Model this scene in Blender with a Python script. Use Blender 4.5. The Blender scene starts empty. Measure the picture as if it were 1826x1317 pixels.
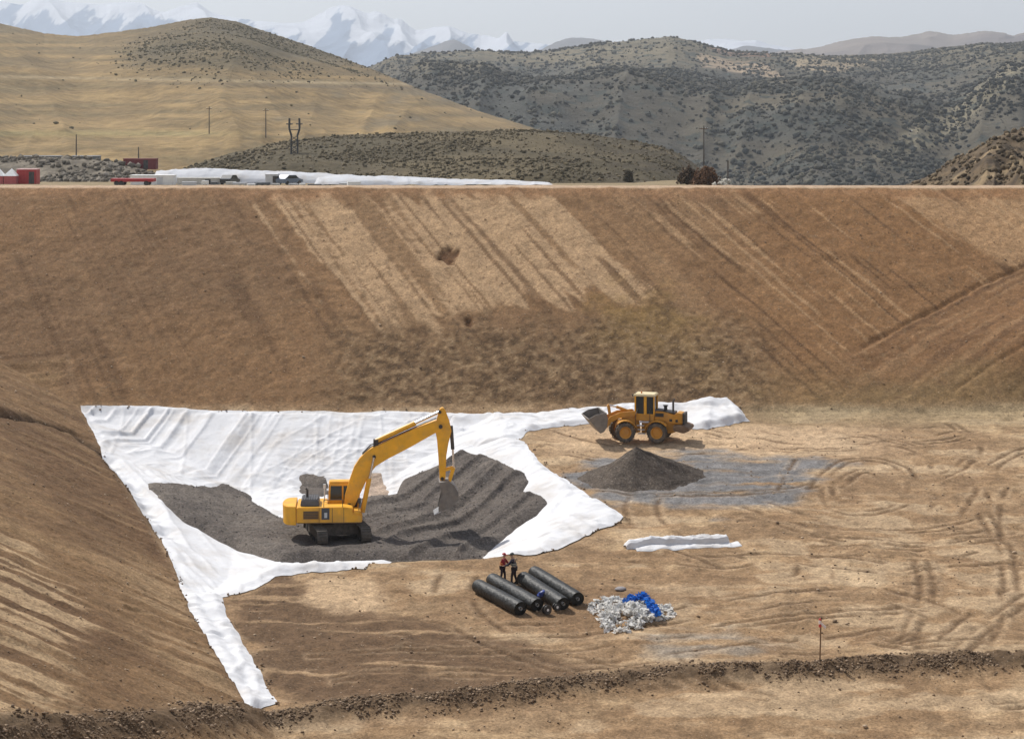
import bpy, bmesh, math, random
import numpy as np
from mathutils import Vector, Matrix
random.seed(4); RNG = np.random.default_rng(7)
scene = bpy.context.scene
COL = scene.collection
# ------------------------------------------------------------------ camera
FPX, CX, HY = 3600.0, 913.0, 200.0            # focal length and horizon row of the photograph (1826 px wide)
cam = bpy.data.objects.new('camera', bpy.data.cameras.new('camera'))
COL.objects.link(cam); scene.camera = cam
cam.data.sensor_width = 36; cam.data.lens = FPX / 1826 * 36
cam.data.shift_y = -(658.5 - HY) / 1826
cam.data.clip_start = 0.5; cam.data.clip_end = 60000
cam.rotation_euler = (math.radians(90), 0, 0)
# ------------------------------------------------------------------ light
SUN_EL, SUN_AZ = math.radians(50), math.radians(-42)     # azimuth from +Y towards +X
sdir = Vector((math.sin(SUN_AZ) * math.cos(SUN_EL), math.cos(SUN_AZ) * math.cos(SUN_EL), math.sin(SUN_EL)))
sun = bpy.data.objects.new('sun', bpy.data.lights.new('sun', 'SUN')); COL.objects.link(sun)
sun.data.energy = 4.3; sun.data.angle = math.radians(1.0); sun.data.color = (1.0, 0.955, 0.89)
sun.rotation_euler = sdir.to_track_quat('Z', 'Y').to_euler()
world = bpy.data.worlds.new('World'); scene.world = world; world.use_nodes = True
wn, wl = world.node_tree.nodes, world.node_tree.links
bg = wn['Background']; sky = wn.new('ShaderNodeTexSky'); sky.sky_type = 'NISHITA'; sky.sun_disc = False
sky.sun_elevation = SUN_EL; sky.sun_rotation = SUN_AZ; sky.air_density = 1.0; sky.dust_density = 1.2
mixs = wn.new('ShaderNodeMix'); mixs.data_type = 'RGBA'; mixs.inputs[0].default_value = 0.62
wl.new(sky.outputs[0], mixs.inputs[6]); mixs.inputs[7].default_value = (13.2, 12.4, 11.4, 1)   # thin high cloud
tcw = wn.new('ShaderNodeTexCoord'); cn = wn.new('ShaderNodeTexNoise'); cn.inputs['Scale'].default_value = 2.2; cn.inputs['Detail'].default_value = 5
mpw = wn.new('ShaderNodeMapping'); mpw.inputs['Scale'].default_value = (1, 1, 5)
wl.new(tcw.outputs['Generated'], mpw.inputs[0]); wl.new(mpw.outputs[0], cn.inputs['Vector'])
mr = wn.new('ShaderNodeMapRange'); mr.inputs[1].default_value = .3; mr.inputs[2].default_value = .7; mr.inputs[3].default_value = .66; mr.inputs[4].default_value = .9
wl.new(cn.outputs[0], mr.inputs[0])
sxyz = wn.new('ShaderNodeSeparateXYZ'); wl.new(tcw.outputs['Generated'], sxyz.inputs[0])       # cloud veil low in the sky, clearer overhead
me_ = wn.new('ShaderNodeMapRange'); me_.inputs[1].default_value = .05; me_.inputs[2].default_value = .45; me_.inputs[3].default_value = 1.0; me_.inputs[4].default_value = .15
wl.new(sxyz.outputs['Z'], me_.inputs[0]); mm_ = wn.new('ShaderNodeMath'); mm_.operation = 'MULTIPLY'; wl.new(mr.outputs[0], mm_.inputs[0]); wl.new(me_.outputs[0], mm_.inputs[1]); wl.new(mm_.outputs[0], mixs.inputs[0])
wl.new(mixs.outputs[2], bg.inputs[0]); bg.inputs[1].default_value = 0.1
vs = scene.view_settings; vs.view_transform = 'Standard'; vs.look = 'None'; vs.exposure = 0.24; vs.gamma = 1
scene.cycles.volume_bounces = 0

# ------------------------------------------------------------------ numeric helpers
def _hash(xi, yi, seed):
    h = (xi.astype(np.int64) * 374761393 + yi.astype(np.int64) * 668265263 + seed * 1274126177) & 0xffffffff
    h = ((h ^ (h >> 13)) * 1274126177) & 0xffffffff
    h = ((h ^ (h >> 16)) * 2246822519) & 0xffffffff
    return ((h ^ (h >> 15)) & 0xffffffff) / 4294967295.0
def vn(x, y, seed=0):
    x = np.asarray(x, float); y = np.asarray(y, float)
    xi = np.floor(x); yi = np.floor(y); fx = x - xi; fy = y - yi
    fx = fx * fx * (3 - 2 * fx); fy = fy * fy * (3 - 2 * fy)
    a = _hash(xi, yi, seed); b = _hash(xi + 1, yi, seed); c = _hash(xi, yi + 1, seed); d = _hash(xi + 1, yi + 1, seed)
    return (a + (b - a) * fx) * (1 - fy) + (c + (d - c) * fx) * fy
def fbm(x, y, seed=0, octv=4, gain=.5):
    s = 0; amp = 1; tot = 0
    for k in range(octv):
        s = s + amp * vn(x * 2 ** k + 17.3 * k, y * 2 ** k - 9.1 * k, seed + k); tot += amp; amp *= gain
    return s / tot - .5            # about -.5 .. .5
def ss(a, b, x):
    t = np.clip((x - a) / (b - a), 0, 1); return t * t * (3 - 2 * t)
def sdpoly(X, Y, poly, margin=6):
    """signed distance in metres, positive inside"""
    P = np.asarray(poly, float); out = np.full(X.shape, -margin * 1.0)
    m = (X > P[:, 0].min() - margin) & (X < P[:, 0].max() + margin) & (Y > P[:, 1].min() - margin) & (Y < P[:, 1].max() + margin)
    x = X[m]; y = Y[m]; d = np.full(x.shape, 1e9); ins = np.zeros(x.shape, bool)
    for i in range(len(P)):
        a = P[i]; b = P[(i + 1) % len(P)]; e = b - a; L2 = max(e @ e, 1e-9)
        t = np.clip(((x - a[0]) * e[0] + (y - a[1]) * e[1]) / L2, 0, 1)
        d = np.minimum(d, np.hypot(x - a[0] - t * e[0], y - a[1] - t * e[1]))
        if a[1] != b[1]:
            c = ((a[1] > y) != (b[1] > y)) & (x < (b[0] - a[0]) * (y - a[1]) / (b[1] - a[1]) + a[0]); ins ^= c
    out[m] = np.where(ins, d, -d); return out
def dline(X, Y, pts, margin=6):
    P = np.asarray(pts, float); d = np.full(X.shape, margin * 1.0)
    m = (X > P[:, 0].min() - margin) & (X < P[:, 0].max() + margin) & (Y > P[:, 1].min() - margin) & (Y < P[:, 1].max() + margin)
    x = X[m]; y = Y[m]; dd = np.full(x.shape, margin * 1.0)
    for i in range(len(P) - 1):
        a = P[i]; b = P[i + 1]; e = b - a; L2 = max(e @ e, 1e-9)
        t = np.clip(((x - a[0]) * e[0] + (y - a[1]) * e[1]) / L2, 0, 1)
        dd = np.minimum(dd, np.hypot(x - a[0] - t * e[0], y - a[1] - t * e[1]))
    d[m] = dd; return d

# ------------------------------------------------------------------ terrain shape
def Fl(Y): return -(22.3 + .08 * (136 - Y))
TP = np.array([-31.3, 146.9]); TN = np.array([-.945, -.329])
def dleft(X, Y): return (X - TP[0]) * TN[0] + (Y - TP[1]) * TN[1]
GR = 3
def behind(X, Y):
    a = X / np.maximum(Y, 1)
    zl = np.interp(Y, [175, 181, 188, 250, 333, 450, 600, 1000, 3000, 30000], [-6.56, -6.56, -7.6, -9.3, -11.8, -14.1, -16, -40, -160, -300])
    zr = np.interp(Y, [175, 181, 188, 250, 400, 900, 3000, 30000], [-6.56, -6.56, -8.2, -16, -44, -90, -200, -300])
    lo_ = np.interp(Y, [240, 320, 420], [.106, .092, .084]); k = ss(lo_, lo_ + .012, a)
    return zl * (1 - k) + zr * k
def on_floor(p):
    t = (p[1] - HY) / FPX; Y = 33.18 / (t + .08); return ((p[0] - CX) / FPX * Y, Y)
SUMP = [on_floor(p) for p in [(143, 731), (400, 735), (700, 736), (880, 742), (905, 790), (960, 835), (1030, 905), (960, 982), (860, 997), (650, 1006), (490, 1016), (395, 1062), (335, 1062), (318, 1035), (262, 925), (205, 835)]]
def zt(X, Y):
    X = np.asarray(X, float); Y = np.asarray(Y, float)
    F = Fl(Y)
    B = -21.57 + (Y - 145) * .5
    # slight fan-shaped facet low on the right of the far slope
    fan = ss(0, 12, (X - 24) * .55 - (Y - 152) * .83) * ss(144, 153, Y) * ss(26, 40, X)
    B = B + fan * 2.2
    L = F + .5 * dleft(X, Y)
    R = F + .45 * (X - 58)
    N = -27.5 + (60 - Y) * .45
    z = np.maximum.reduce([F, B, L, R, N])
    sd = sdpoly(X, Y, SUMP, 4)
    z = np.where(sd > 0, np.maximum(z - .36 * sd, np.minimum(z, -25.5)), z)
    plat = np.where(Y > 175, behind(X, Y), -6.56 + 4.5 * ss(80, 20, Y))
    return np.minimum(z, plat)
_YS = np.concatenate([np.arange(62, 200, .12), np.arange(200, 700, 1)])
def unp(px, py):
    a = (px - CX) / FPX; t = (py - HY) / FPX
    z = zt(a * _YS, _YS); h = np.nonzero(z >= -t * _YS)[0]
    i = h[0] if len(h) else len(_YS) - 1
    Y = _YS[i]; return Vector((a * Y, Y, float(z[i])))
def up(pts): return [tuple(unp(*p)[:2]) for p in pts]

# ---- surface marks traced as places on the ground
BERM = up([(-60, 1316), (200, 1300), (450, 1279), (600, 1270), (800, 1250), (1000, 1228), (1200, 1205), (1400, 1200), (1600, 1190), (1900, 1178)])
BENCH = up([(-30, 730), (60, 748), (130, 770), (190, 812), (235, 860), (300, 960)])
RUTL = up([(225, 1080), (280, 1095), (340, 1120), (400, 1143)])
DIAG = up([(1860, 458), (1740, 512), (1640, 565), (1540, 618)])
DIAG2 = up([(1860, 600), (1770, 650), (1700, 698)])
def crv(P, n=8):
    P = [np.array(p, float) for p in P]; Q = [P[0]] + P + [P[-1]]; out = []
    for i in range(len(P) - 1):
        a, b, c, d = Q[i:i + 4]
        for t in np.arange(n) / n: out.append(.5 * ((2 * b) + (c - a) * t + (2 * a - 5 * b + 4 * c - d) * t * t + (3 * b - a - 3 * c + d) * t ** 3))
    return [tuple(o) for o in out] + [tuple(P[-1])]
ARCS = [crv(up(a)) for a in [
    [(1826, 1060), (1740, 1120), (1690, 1165)], [(1800, 1050), (1715, 1105), (1650, 1160)],
    [(1826, 800), (1760, 830), (1740, 900), (1780, 980), (1790, 1060)], [(1826, 850), (1790, 880), (1785, 960), (1826, 1010)],
    [(1480, 850), (1520, 825), (1590, 830), (1620, 870), (1580, 905), (1500, 905), (1480, 850)],
    [(1440, 880), (1490, 810), (1610, 800), (1680, 860), (1640, 930)], [(1500, 870), (1540, 845), (1580, 860)],
    [(1240, 760), (1400, 790), (1560, 790), (1700, 770)], [(1250, 775), (1400, 803), (1560, 800), (1720, 783)],
    [(950, 775), (1040, 800), (1180, 812), (1330, 800)], [(960, 795), (1010, 812), (1060, 820)],
    [(1330, 905), (1440, 940), (1560, 960), (1700, 955), (1826, 930)], [(1320, 925), (1440, 958), (1560, 978), (1700, 975), (1826, 952)],
    [(700, 1130), (900, 1138), (1150, 1120), (1400, 1080), (1700, 1060)], [(720, 1160), (900, 1165), (1150, 1150), (1400, 1110), (1650, 1090)],
    [(560, 1195), (750, 1185), (950, 1190), (1150, 1170), (1420, 1140)], [(600, 1215), (800, 1205), (1000, 1207), (1180, 1190)],
    [(1120, 1000), (1260, 1010), (1420, 1005), (1560, 1020)], [(1400, 1180), (1540, 1170), (1700, 1150), (1826, 1150)],
    [(1780, 1050), (1785, 1110), (1740, 1180)], [(1630, 1000), (1640, 1060), (1600, 1140)]]]
LIGHT_B = up([(480, 352), (990, 350), (1060, 430), (1165, 525), (900, 545), (720, 590), (640, 560), (560, 470)])
LIGHT_BR = up([(1590, 352), (1850, 352), (1850, 455), (1790, 480), (1700, 410)])
OLIVE = up([(1060, 530), (1200, 520), (1300, 640), (1330, 700), (1180, 690), (1050, 620)])
GREY = up([(1000, 855), (1050, 822), (1230, 810), (1400, 816), (1500, 822), (1440, 850), (1425, 885), (1360, 905), (1200, 905), (1080, 890)])
GREY2 = up([(1150, 1130), (1300, 1125), (1420, 1145), (1350, 1170), (1180, 1165)])
PALE = up([(560, 1035), (640, 1030), (700, 1060), (680, 1100), (600, 1090), (530, 1070)])
DARKF = up([(400, 1075), (500, 1030), (560, 1080), (760, 1100), (1000, 1170), (1180, 1190), (900, 1230), (560, 1262), (500, 1250)])
MOUNDF = up([(830, 1055), (880, 1040), (1100, 1040), (1230, 1060), (1180, 1110), (1050, 1130), (880, 1110)])
HOLE = up([(780, 448), (800, 442), (820, 446), (812, 462), (800, 470), (782, 462)])
HOLE2 = up([(830, 568), (842, 566), (840, 582), (832, 580)])

def axis(lo, hi, step, out_lo, out_hi, first=.4, g=1.16, mid=()):
    c = list(np.arange(lo, hi, step)); s = first; v = c[-1]
    for (lim, st) in mid:
        while v < lim: v += st; c.append(v)
    s = max(first, mid[-1][1] if mid else first)
    while v < out_hi: v += s; s *= g; c.append(v)
    s = first; v = lo; pre = []
    while v > out_lo: v -= s; s *= g; pre.append(v)
    return np.array(pre[::-1] + c)
gx = axis(-50, 50, .15, -30000, 30000)
gy = axis(68, 184, .15, -3000, 30000, mid=((260, 1.0), (700, 3.0)))
GX, GY = np.meshgrid(gx, gy)
Z0 = zt(GX, GY)
near = ss(-3, 6, 48 - np.abs(GX)) * ss(62, 70, GY) * ss(260, 184, GY)
dB = (GY > 145.2) & (GY < 175.2)
DLf = dleft(GX, GY)
onL = ss(0, .8, DLf) * (GY < 152) * (Z0 > Fl(GY) + .1) * (Z0 < -7)
onB = ss(145.2, 146.5, GY) * ss(175.3, 174.6, GY) * (1 - onL)
onF = 1 - np.maximum(onL, onB)
sds = sdpoly(GX, GY, SUMP, 4)
rough = 1 - .75 * ss(-.5, .5, sds)
# noise relief
Z = Z0 + near * rough * (fbm(GX * .35, GY * .35, 3, 3) * .30 + fbm(GX * 1.3, GY * 1.3, 11, 3) * .16 + fbm(GX * 3.2, GY * 3.2, 21, 2) * .075)
tf = (GY > 175) & (GY < 184); Z = np.where(tf, Z0 + (Z - Z0) * .35, Z)
# dozer streaks on the far slope: coordinate across the tracks
uB = GX + .5 * (GY - 160)
uBr = GX + .55 * (GY - 160)
st = vn(uB * .9 + 1.2 * fbm(GX * .12, GY * .12, 61, 2), GY * .045, 31); st2 = vn(uB * 3.2, GY * .12, 33); st3 = vn(uB * .28, GY * .03, 35)
Z += onB * near * ((st - .5) * .12 + (st2 - .5) * .10)
_a, _b = unp(0, 1055), unp(155, 1122); _d = np.array([_b.x - _a.x, _b.y - _a.y]); _d /= np.hypot(*_d)
uLn = -GX * _d[1] + GY * _d[0]
sl = vn(uLn * 1.1, DLf * .07, 41); sl2 = vn(uLn * 3.6, DLf * .2, 43)
LSTRIPE = up([(-40, 940), (60, 965), (110, 1045), (158, 1112), (110, 1180), (145, 1250), (70, 1312), (-60, 1317)])
Z += onL * near * ((sl - .5) * .14 + (sl2 - .5) * .09)
# berm, bench, ruts
db = dline(GX, GY, BERM)
bn = .75 + .9 * fbm(GX * 1.1, GY * 1.1, 51, 3)
Z += near * .52 * np.exp(-(db / 1.0) ** 2) * (bn + .5 * fbm(GX * 3, GY * 3, 52, 2))
dbe = dline(GX, GY, BENCH); Z += near * (-.8 * np.exp(-((dbe) / .55) ** 2)) * (.6 + fbm(GX, GY, 57, 2))
for ln, dep, w in ((RUTL, .16, .16), (DIAG, .22, .22), (DIAG2, .14, .16)):
    Z -= near * dep * np.exp(-(dline(GX, GY, ln) / w) ** 2)
arc = np.zeros_like(Z); arc2 = np.zeros_like(Z)
_rs = random.Random(11)
for _ in range(16):                                     # more machine passes over the right half of the floor
    cx_, cy_, r_, a0 = _rs.uniform(10, 34), _rs.uniform(96, 138), _rs.uniform(4, 15), _rs.uniform(0, 6.28); sp = _rs.uniform(.5, 1.6)
    ARCS.append([(cx_ + r_ * math.cos(a0 + t * sp), cy_ + r_ * math.sin(a0 + t * sp)) for t in np.linspace(0, 1, 26)])
def offpl(P, o):
    P = np.array(P, float); t = np.gradient(P, axis=0); t /= np.maximum(np.hypot(t[:, 0], t[:, 1]), 1e-6)[:, None]; return P + np.stack([-t[:, 1], t[:, 0]], -1) * o
for k, a in enumerate(ARCS):
    for off in (0, 1.9) if k % 2 else (0, .7):
        d = dline(GX, GY, offpl(a, off)); br = ss(.38, .6, vn(GX * .5, GY * .5, 70 + k)) * (.5 + .5 * vn(GX * 3, GY * 3, 71 + k))
        g = np.exp(-(d / .17) ** 2) * br; cr_ = np.exp(-((d - .34) / .12) ** 2) * br
        arc = np.maximum(arc, g); arc2 = np.maximum(arc2, cr_ * .7); Z += near * (.028 * cr_ - .05 * g)
hole = np.maximum(ss(-.3, .3, sdpoly(GX, GY, HOLE, 3) + fbm(GX * 2, GY * 2, 5, 2) * .8), ss(-.2, .2, sdpoly(GX, GY, HOLE2, 3)))
Z -= hole * .35
# horizontal scraping streaks on the floor
fs = .6 * vn(GX * .11 + 2 * fbm(GX * .05, GY * .05, 81, 2), GY * 1.3 + GX * .07 + 2.5 * fbm(GX * .06, GY * .1, 83, 2), 82) + .4 * vn(GX * .4, GY * 3.1 + .3 * GX, 85)
Z += onF * near * rough * (fs - .5) * .045 * ss(.3, .6, vn(GX * .12, GY * .25, 84))

# ---- ground colour (soil types, and painted shade under the bench lip)
def C(r, g, b): return np.array([r, g, b])
def lay(col, mask, c, k=1.0):
    m = (mask * k)[..., None]; return col * (1 - m) + c * m
n1 = fbm(GX * .08, GY * .08, 101, 4); n2 = fbm(GX * .45, GY * .45, 105, 3); n3 = fbm(GX * 2.4, GY * 2.4, 109, 3)
col = np.ones(GX.shape + (3,)) * C(.37, .258, .16)
col = lay(col, onF * ss(-.08, .2, n1 + .6 * n2), C(.47, .345, .222))
col = lay(col, onF * ss(.60, .72, fs) * ss(.35, .6, vn(GX * .1, GY * .2, 86)), C(.54, .41, .28), .35)
m5 = fbm(GX * .5, GY * .9, 87, 5); col = lay(col, onF * ss(.08, .2, m5), C(.27, .18, .11), .5); col = lay(col, onF * ss(.08, .2, -m5), C(.50, .375, .25), .35)
col = lay(col, onF * ss(.38, .25, fs) * ss(.65, .4, vn(GX * .1, GY * .2, 86)), C(.26, .175, .105), .3)
blot = fbm(GX * .28, GY * .45, 88, 5); col = lay(col, onF * ss(.04, .12, blot), C(.31, .215, .135), .6); col = lay(col, onF * ss(.05, .14, -blot), C(.52, .40, .275), .55)
col = lay(col, onF * ss(128, 136, GY + 2.5 * n2) * ss(142.5, 140, GY + 2 * n2) * ss(1, 4, GX) * ss(30, 20, GX), C(.55, .41, .28), .75)
edge = lambda poly, w=.8, s=0, amp=3.0, mg=8: ss(-w, w, sdpoly(GX, GY, poly, mg) + amp * fbm(GX * .5, GY * .5, 130 + s, 4))
col = lay(col, edge(DARKF, .7, 1), C(.215, .145, .092), .94)
col = lay(col, edge(DARKF, 1.2, 1) * ss(.62, .74, fs), C(.46, .33, .21), .7)
col = lay(col, edge(MOUNDF, 1.5, 2), C(.29, .195, .12), .8)
col = lay(col, edge(PALE, .6, 3), C(.55, .41, .275), .8)
gm = ss(-1.2, 1.2, sdpoly(GX, GY, GREY, 8) + 4 * fbm(GX * .5, GY * .5, 134, 4) + 3.5 * fbm(GX * .15, GY * .9, 135, 3)) * ss(-.22, .04, fbm(GX * .3, GY * .9, 141, 5) + .10)
col = lay(col, gm, C(.262, .25, .242), .88)
col = lay(col, gm * ss(.5, .8, vn(GX * .25, GY * 1.6, 149)), C(.185, .17, .158), .4)
col = lay(col, edge(GREY2, .8, 5, 3) * ss(-.2, .15, fbm(GX * .3, GY * 1.2, 142, 3)), C(.36, .33, .29), .6)
col = lay(col, np.clip(arc2, 0, 1) * onF, C(.55, .42, .29), .5)
col = lay(col, np.clip(arc, 0, 1) * onF, C(.19, .125, .075), .95)
# toe band by the far slope, right: olive grey
toe = onF * ss(7, 0, 145.3 - GY) * ss(12, 20, GX)
col = lay(col, toe, C(.33, .265, .17), .6)
# far slope
cB = np.ones_like(col) * C(.315, .207, .122)
cB = lay(cB, ss(-.1, .25, n1), C(.275, .185, .115), .8)
cB = lay(cB, ss(.5, .8, st) * ss(.3, .6, st3 + n2 * .4) * (.3 + .7 * ss(-16, -6, GX)), C(.43, .30, .185), .4)
m6 = fbm(GX * 1.6, GY * 1.1, 161, 4); cB = lay(cB, ss(.08, .22, m6), C(.25, .165, .10), .35); cB = lay(cB, ss(.1, .25, -m6), C(.36, .25, .155), .25)
cB = lay(cB, ss(.6, .75, st2) * ss(.4, .6, vn(uB * .5, GY * .1, 160)), C(.21, .135, .08), .55)
rust = ss(12, 24, GX - .2 * (GY - 160)) 
cB = lay(cB, rust, C(.335, .208, .113), .7)
lb = ss(-.6, .6, sdpoly(GX, GY, LIGHT_B, 8) + 1.6 * (vn(uB * 1.2, GY * .1, 151) - .5) * 3 + fbm(GX, GY, 152, 3) * 2)
q_ = vn(uB * 1.05 + .12 * fbm(GX * .5, GY * .9, 62, 3), GY * .035, 153) + .16 * (vn(uB * 4.2, GY * .12, 154) - .5) + .12 * n3
thr = .38 - .18 * ss(-9, 0, uB)                        # more brown between the passes at the left end
band = ss(thr - .06, thr + .06, q_)
cB = lay(cB, lb * band, C(.50, .365, .24), .9); cB = lay(cB, lb * ss(.24, .18, vn(uB * 2.1, GY * .05, 163)), C(.27, .18, .11), .8)
cB = lay(cB, lb * (1 - band), C(.36, .25, .155), .8)
lbr = ss(-.6, .6, sdpoly(GX, GY, LIGHT_BR, 8) + 1.5 * fbm(GX * .8, GY * .8, 155, 3)); cB = lay(cB, lbr, C(.46, .32, .20), .8)
sw = ss(.68, .76, vn(uBr * 3.2, GY * .10, 157)) * ss(.42, .55, vn(uBr * .5, GY * .16, 158)); cB = lay(cB, ss(.26, .18, vn(uBr * 3.0, GY * .06, 167)) * ss(.40, .55, vn(uBr * .4, GY * .1, 168)) * ss(4, 10, GX), C(.17, .105, .06), .7); sw = sw * ss(8, 14, GX)
cB = lay(cB, sw, C(.50, .36, .23), .55)
dF = (GX - 26.1) * .583 - (GY - 152.5) * .812; fm = ss(-.3, .3, dF + .4 * n2) * ss(22, 27, GX)       # side embankment below the diagonal line
cB = lay(cB, fm, C(.30, .19, .11), .85); uF = -dF * .25 + ((GX - 26.1) * .812 + (GY - 152.5) * .583) * 0 + dF * 0
uF = (GX * .60 - GY * .80) * 1.0
cB = lay(cB, fm * ss(.60, .72, vn(uF * 1.6, (GX + GY) * .07, 191)), C(.22, .14, .085), .6); cB = lay(cB, fm * ss(.62, .74, vn(uF * 2.6, (GX + GY) * .1, 192)), C(.40, .275, .17), .5)
ol = ss(-1.5, 2.5, sdpoly(GX, GY, OLIVE, 8) + fbm(GX * .5, GY * .5, 159, 4) * 6); cB = lay(cB, ol, C(.33, .235, .10), .6)
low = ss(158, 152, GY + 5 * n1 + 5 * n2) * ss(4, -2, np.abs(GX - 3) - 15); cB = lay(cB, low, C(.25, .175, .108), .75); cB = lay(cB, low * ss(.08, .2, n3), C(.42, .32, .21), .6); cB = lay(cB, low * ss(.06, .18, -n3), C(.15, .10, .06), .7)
cB = lay(cB, ss(152, 146, GY + 3 * n2) * ss(14, 24, GX), C(.33, .25, .145), .6)
cB = lay(cB, ss(.16, .3, n3) , C(.19, .125, .078), .5)
cB = lay(cB, ss(.22, .32, -n3), C(.46, .34, .22), .35)
cB = lay(cB, ss(172.8, 174.3, GY + 2 * n2), C(.42, .27, .165), .5)
cB = lay(cB, hole, C(.17, .095, .05), .85)
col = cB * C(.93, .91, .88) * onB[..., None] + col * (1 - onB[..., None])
# left slope
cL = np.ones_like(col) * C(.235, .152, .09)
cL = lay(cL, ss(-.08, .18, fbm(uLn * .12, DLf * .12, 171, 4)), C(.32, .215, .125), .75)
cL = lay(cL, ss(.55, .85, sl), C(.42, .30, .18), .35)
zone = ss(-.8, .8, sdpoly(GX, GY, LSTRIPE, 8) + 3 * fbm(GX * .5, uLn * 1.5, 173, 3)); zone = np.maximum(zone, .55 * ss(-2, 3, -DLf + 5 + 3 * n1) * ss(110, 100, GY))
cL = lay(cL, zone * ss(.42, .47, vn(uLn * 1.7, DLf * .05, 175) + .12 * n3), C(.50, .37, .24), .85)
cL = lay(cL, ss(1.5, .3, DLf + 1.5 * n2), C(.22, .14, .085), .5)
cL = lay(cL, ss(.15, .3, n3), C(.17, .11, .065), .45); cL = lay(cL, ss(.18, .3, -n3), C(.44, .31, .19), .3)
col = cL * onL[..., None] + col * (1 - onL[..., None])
col = lay(col, np.exp(-(dbe / .7) ** 2), C(.12, .08, .05), .85)  # shade below the bench lip, painted into the soil colour
col = lay(col, np.clip(np.exp(-(db / .95) ** 2) * 1.3, 0, 1), C(.19, .135, .088), .85)
# rim road and land beyond
beyond = ss(174.8, 175.6, GY)
cP = np.ones_like(col) * C(.47, .35, .25)
cP = lay(cP, ss(181, 184, GY), C(.20, .165, .12), .9)
cP = lay(cP, ss(230, 300, GY), C(.25, .195, .12), .9)
cP = lay(cP, ss(-.1, .15, fbm(GX * .03, GY * .08, 181, 4)) * ss(190, 230, GY), C(.33, .26, .16), .6)
col = cP * beyond[..., None] + col * (1 - beyond[..., None])
col *= (1 + .4 * n3 * near)[..., None]
# deepen the contrast between the pit's paler and darker soil colours
kk = near[..., None]
col = kk * (C(.462, .312, .176) * (np.clip(col, .02, 1) / C(.52, .375, .24)) ** 1.45) + (1 - kk) * col * C(.9, .88, .8)

# ------------------------------------------------------------------ materials
MATS = {}
def nodemat(name):
    m = bpy.data.materials.new(name); m.use_nodes = True; return m, m.node_tree.nodes, m.node_tree.links, m.node_tree.nodes['Principled BSDF']
def mat(name, base, rough=.6, metal=0, var=.12, scale=3.0, bump=0.0, bscale=20.0, dirt=None, dirtamt=.0, spec=.5):
    if name in MATS: return MATS[name]
    m, n, l, p = nodemat(name)
    p.inputs['Roughness'].default_value = rough; p.inputs['Metallic'].default_value = metal
    p.inputs['Specular IOR Level'].default_value = spec
    tc = n.new('ShaderNodeTexCoord'); nz = n.new('ShaderNodeTexNoise'); nz.inputs['Scale'].default_value = scale; nz.inputs['Detail'].default_value = 6
    l.new(tc.outputs['Object'], nz.inputs['Vector'])
    r = n.new('ShaderNodeMapRange'); r.inputs[1].default_value = .3; r.inputs[2].default_value = .7
    r.inputs[3].default_value = 1 - var; r.inputs[4].default_value = 1 + var; l.new(nz.outputs[0], r.inputs[0])
    mx = n.new('ShaderNodeMix'); mx.data_type = 'RGBA'; mx.blend_type = 'MULTIPLY'; mx.inputs[0].default_value = 1
    mx.inputs[6].default_value = (*base, 1); l.new(r.outputs[0], mx.inputs[7]); out = mx.outputs[2]
    if dirt:
        n2_ = n.new('ShaderNodeTexNoise'); n2_.inputs['Scale'].default_value = scale * .7; n2_.inputs['Detail'].default_value = 9; n2_.inputs['Roughness'].default_value = .7
        l.new(tc.outputs['Object'], n2_.inputs['Vector'])
        r2 = n.new('ShaderNodeMapRange'); r2.inputs[1].default_value = .45; r2.inputs[2].default_value = .75; r2.inputs[4].default_value = dirtamt
        l.new(n2_.outputs[0], r2.inputs[0]); m2 = n.new('ShaderNodeMix'); m2.data_type = 'RGBA'
        l.new(r2.outputs[0], m2.inputs[0]); l.new(out, m2.inputs[6]); m2.inputs[7].default_value = (*dirt, 1); out = m2.outputs[2]
    l.new(out, p.inputs['Base Color'])
    if bump:
        nb = n.new('ShaderNodeTexNoise'); nb.inputs['Scale'].default_value = bscale; nb.inputs['Detail'].default_value = 5
        l.new(tc.outputs['Object'], nb.inputs['Vector']); b = n.new('ShaderNodeBump'); b.inputs['Strength'].default_value = 1; b.inputs['Distance'].default_value = bump
        l.new(nb.outputs[0], b.inputs['Height']); l.new(b.outputs[0], p.inputs['Normal'])
    MATS[name] = m; return m
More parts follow.
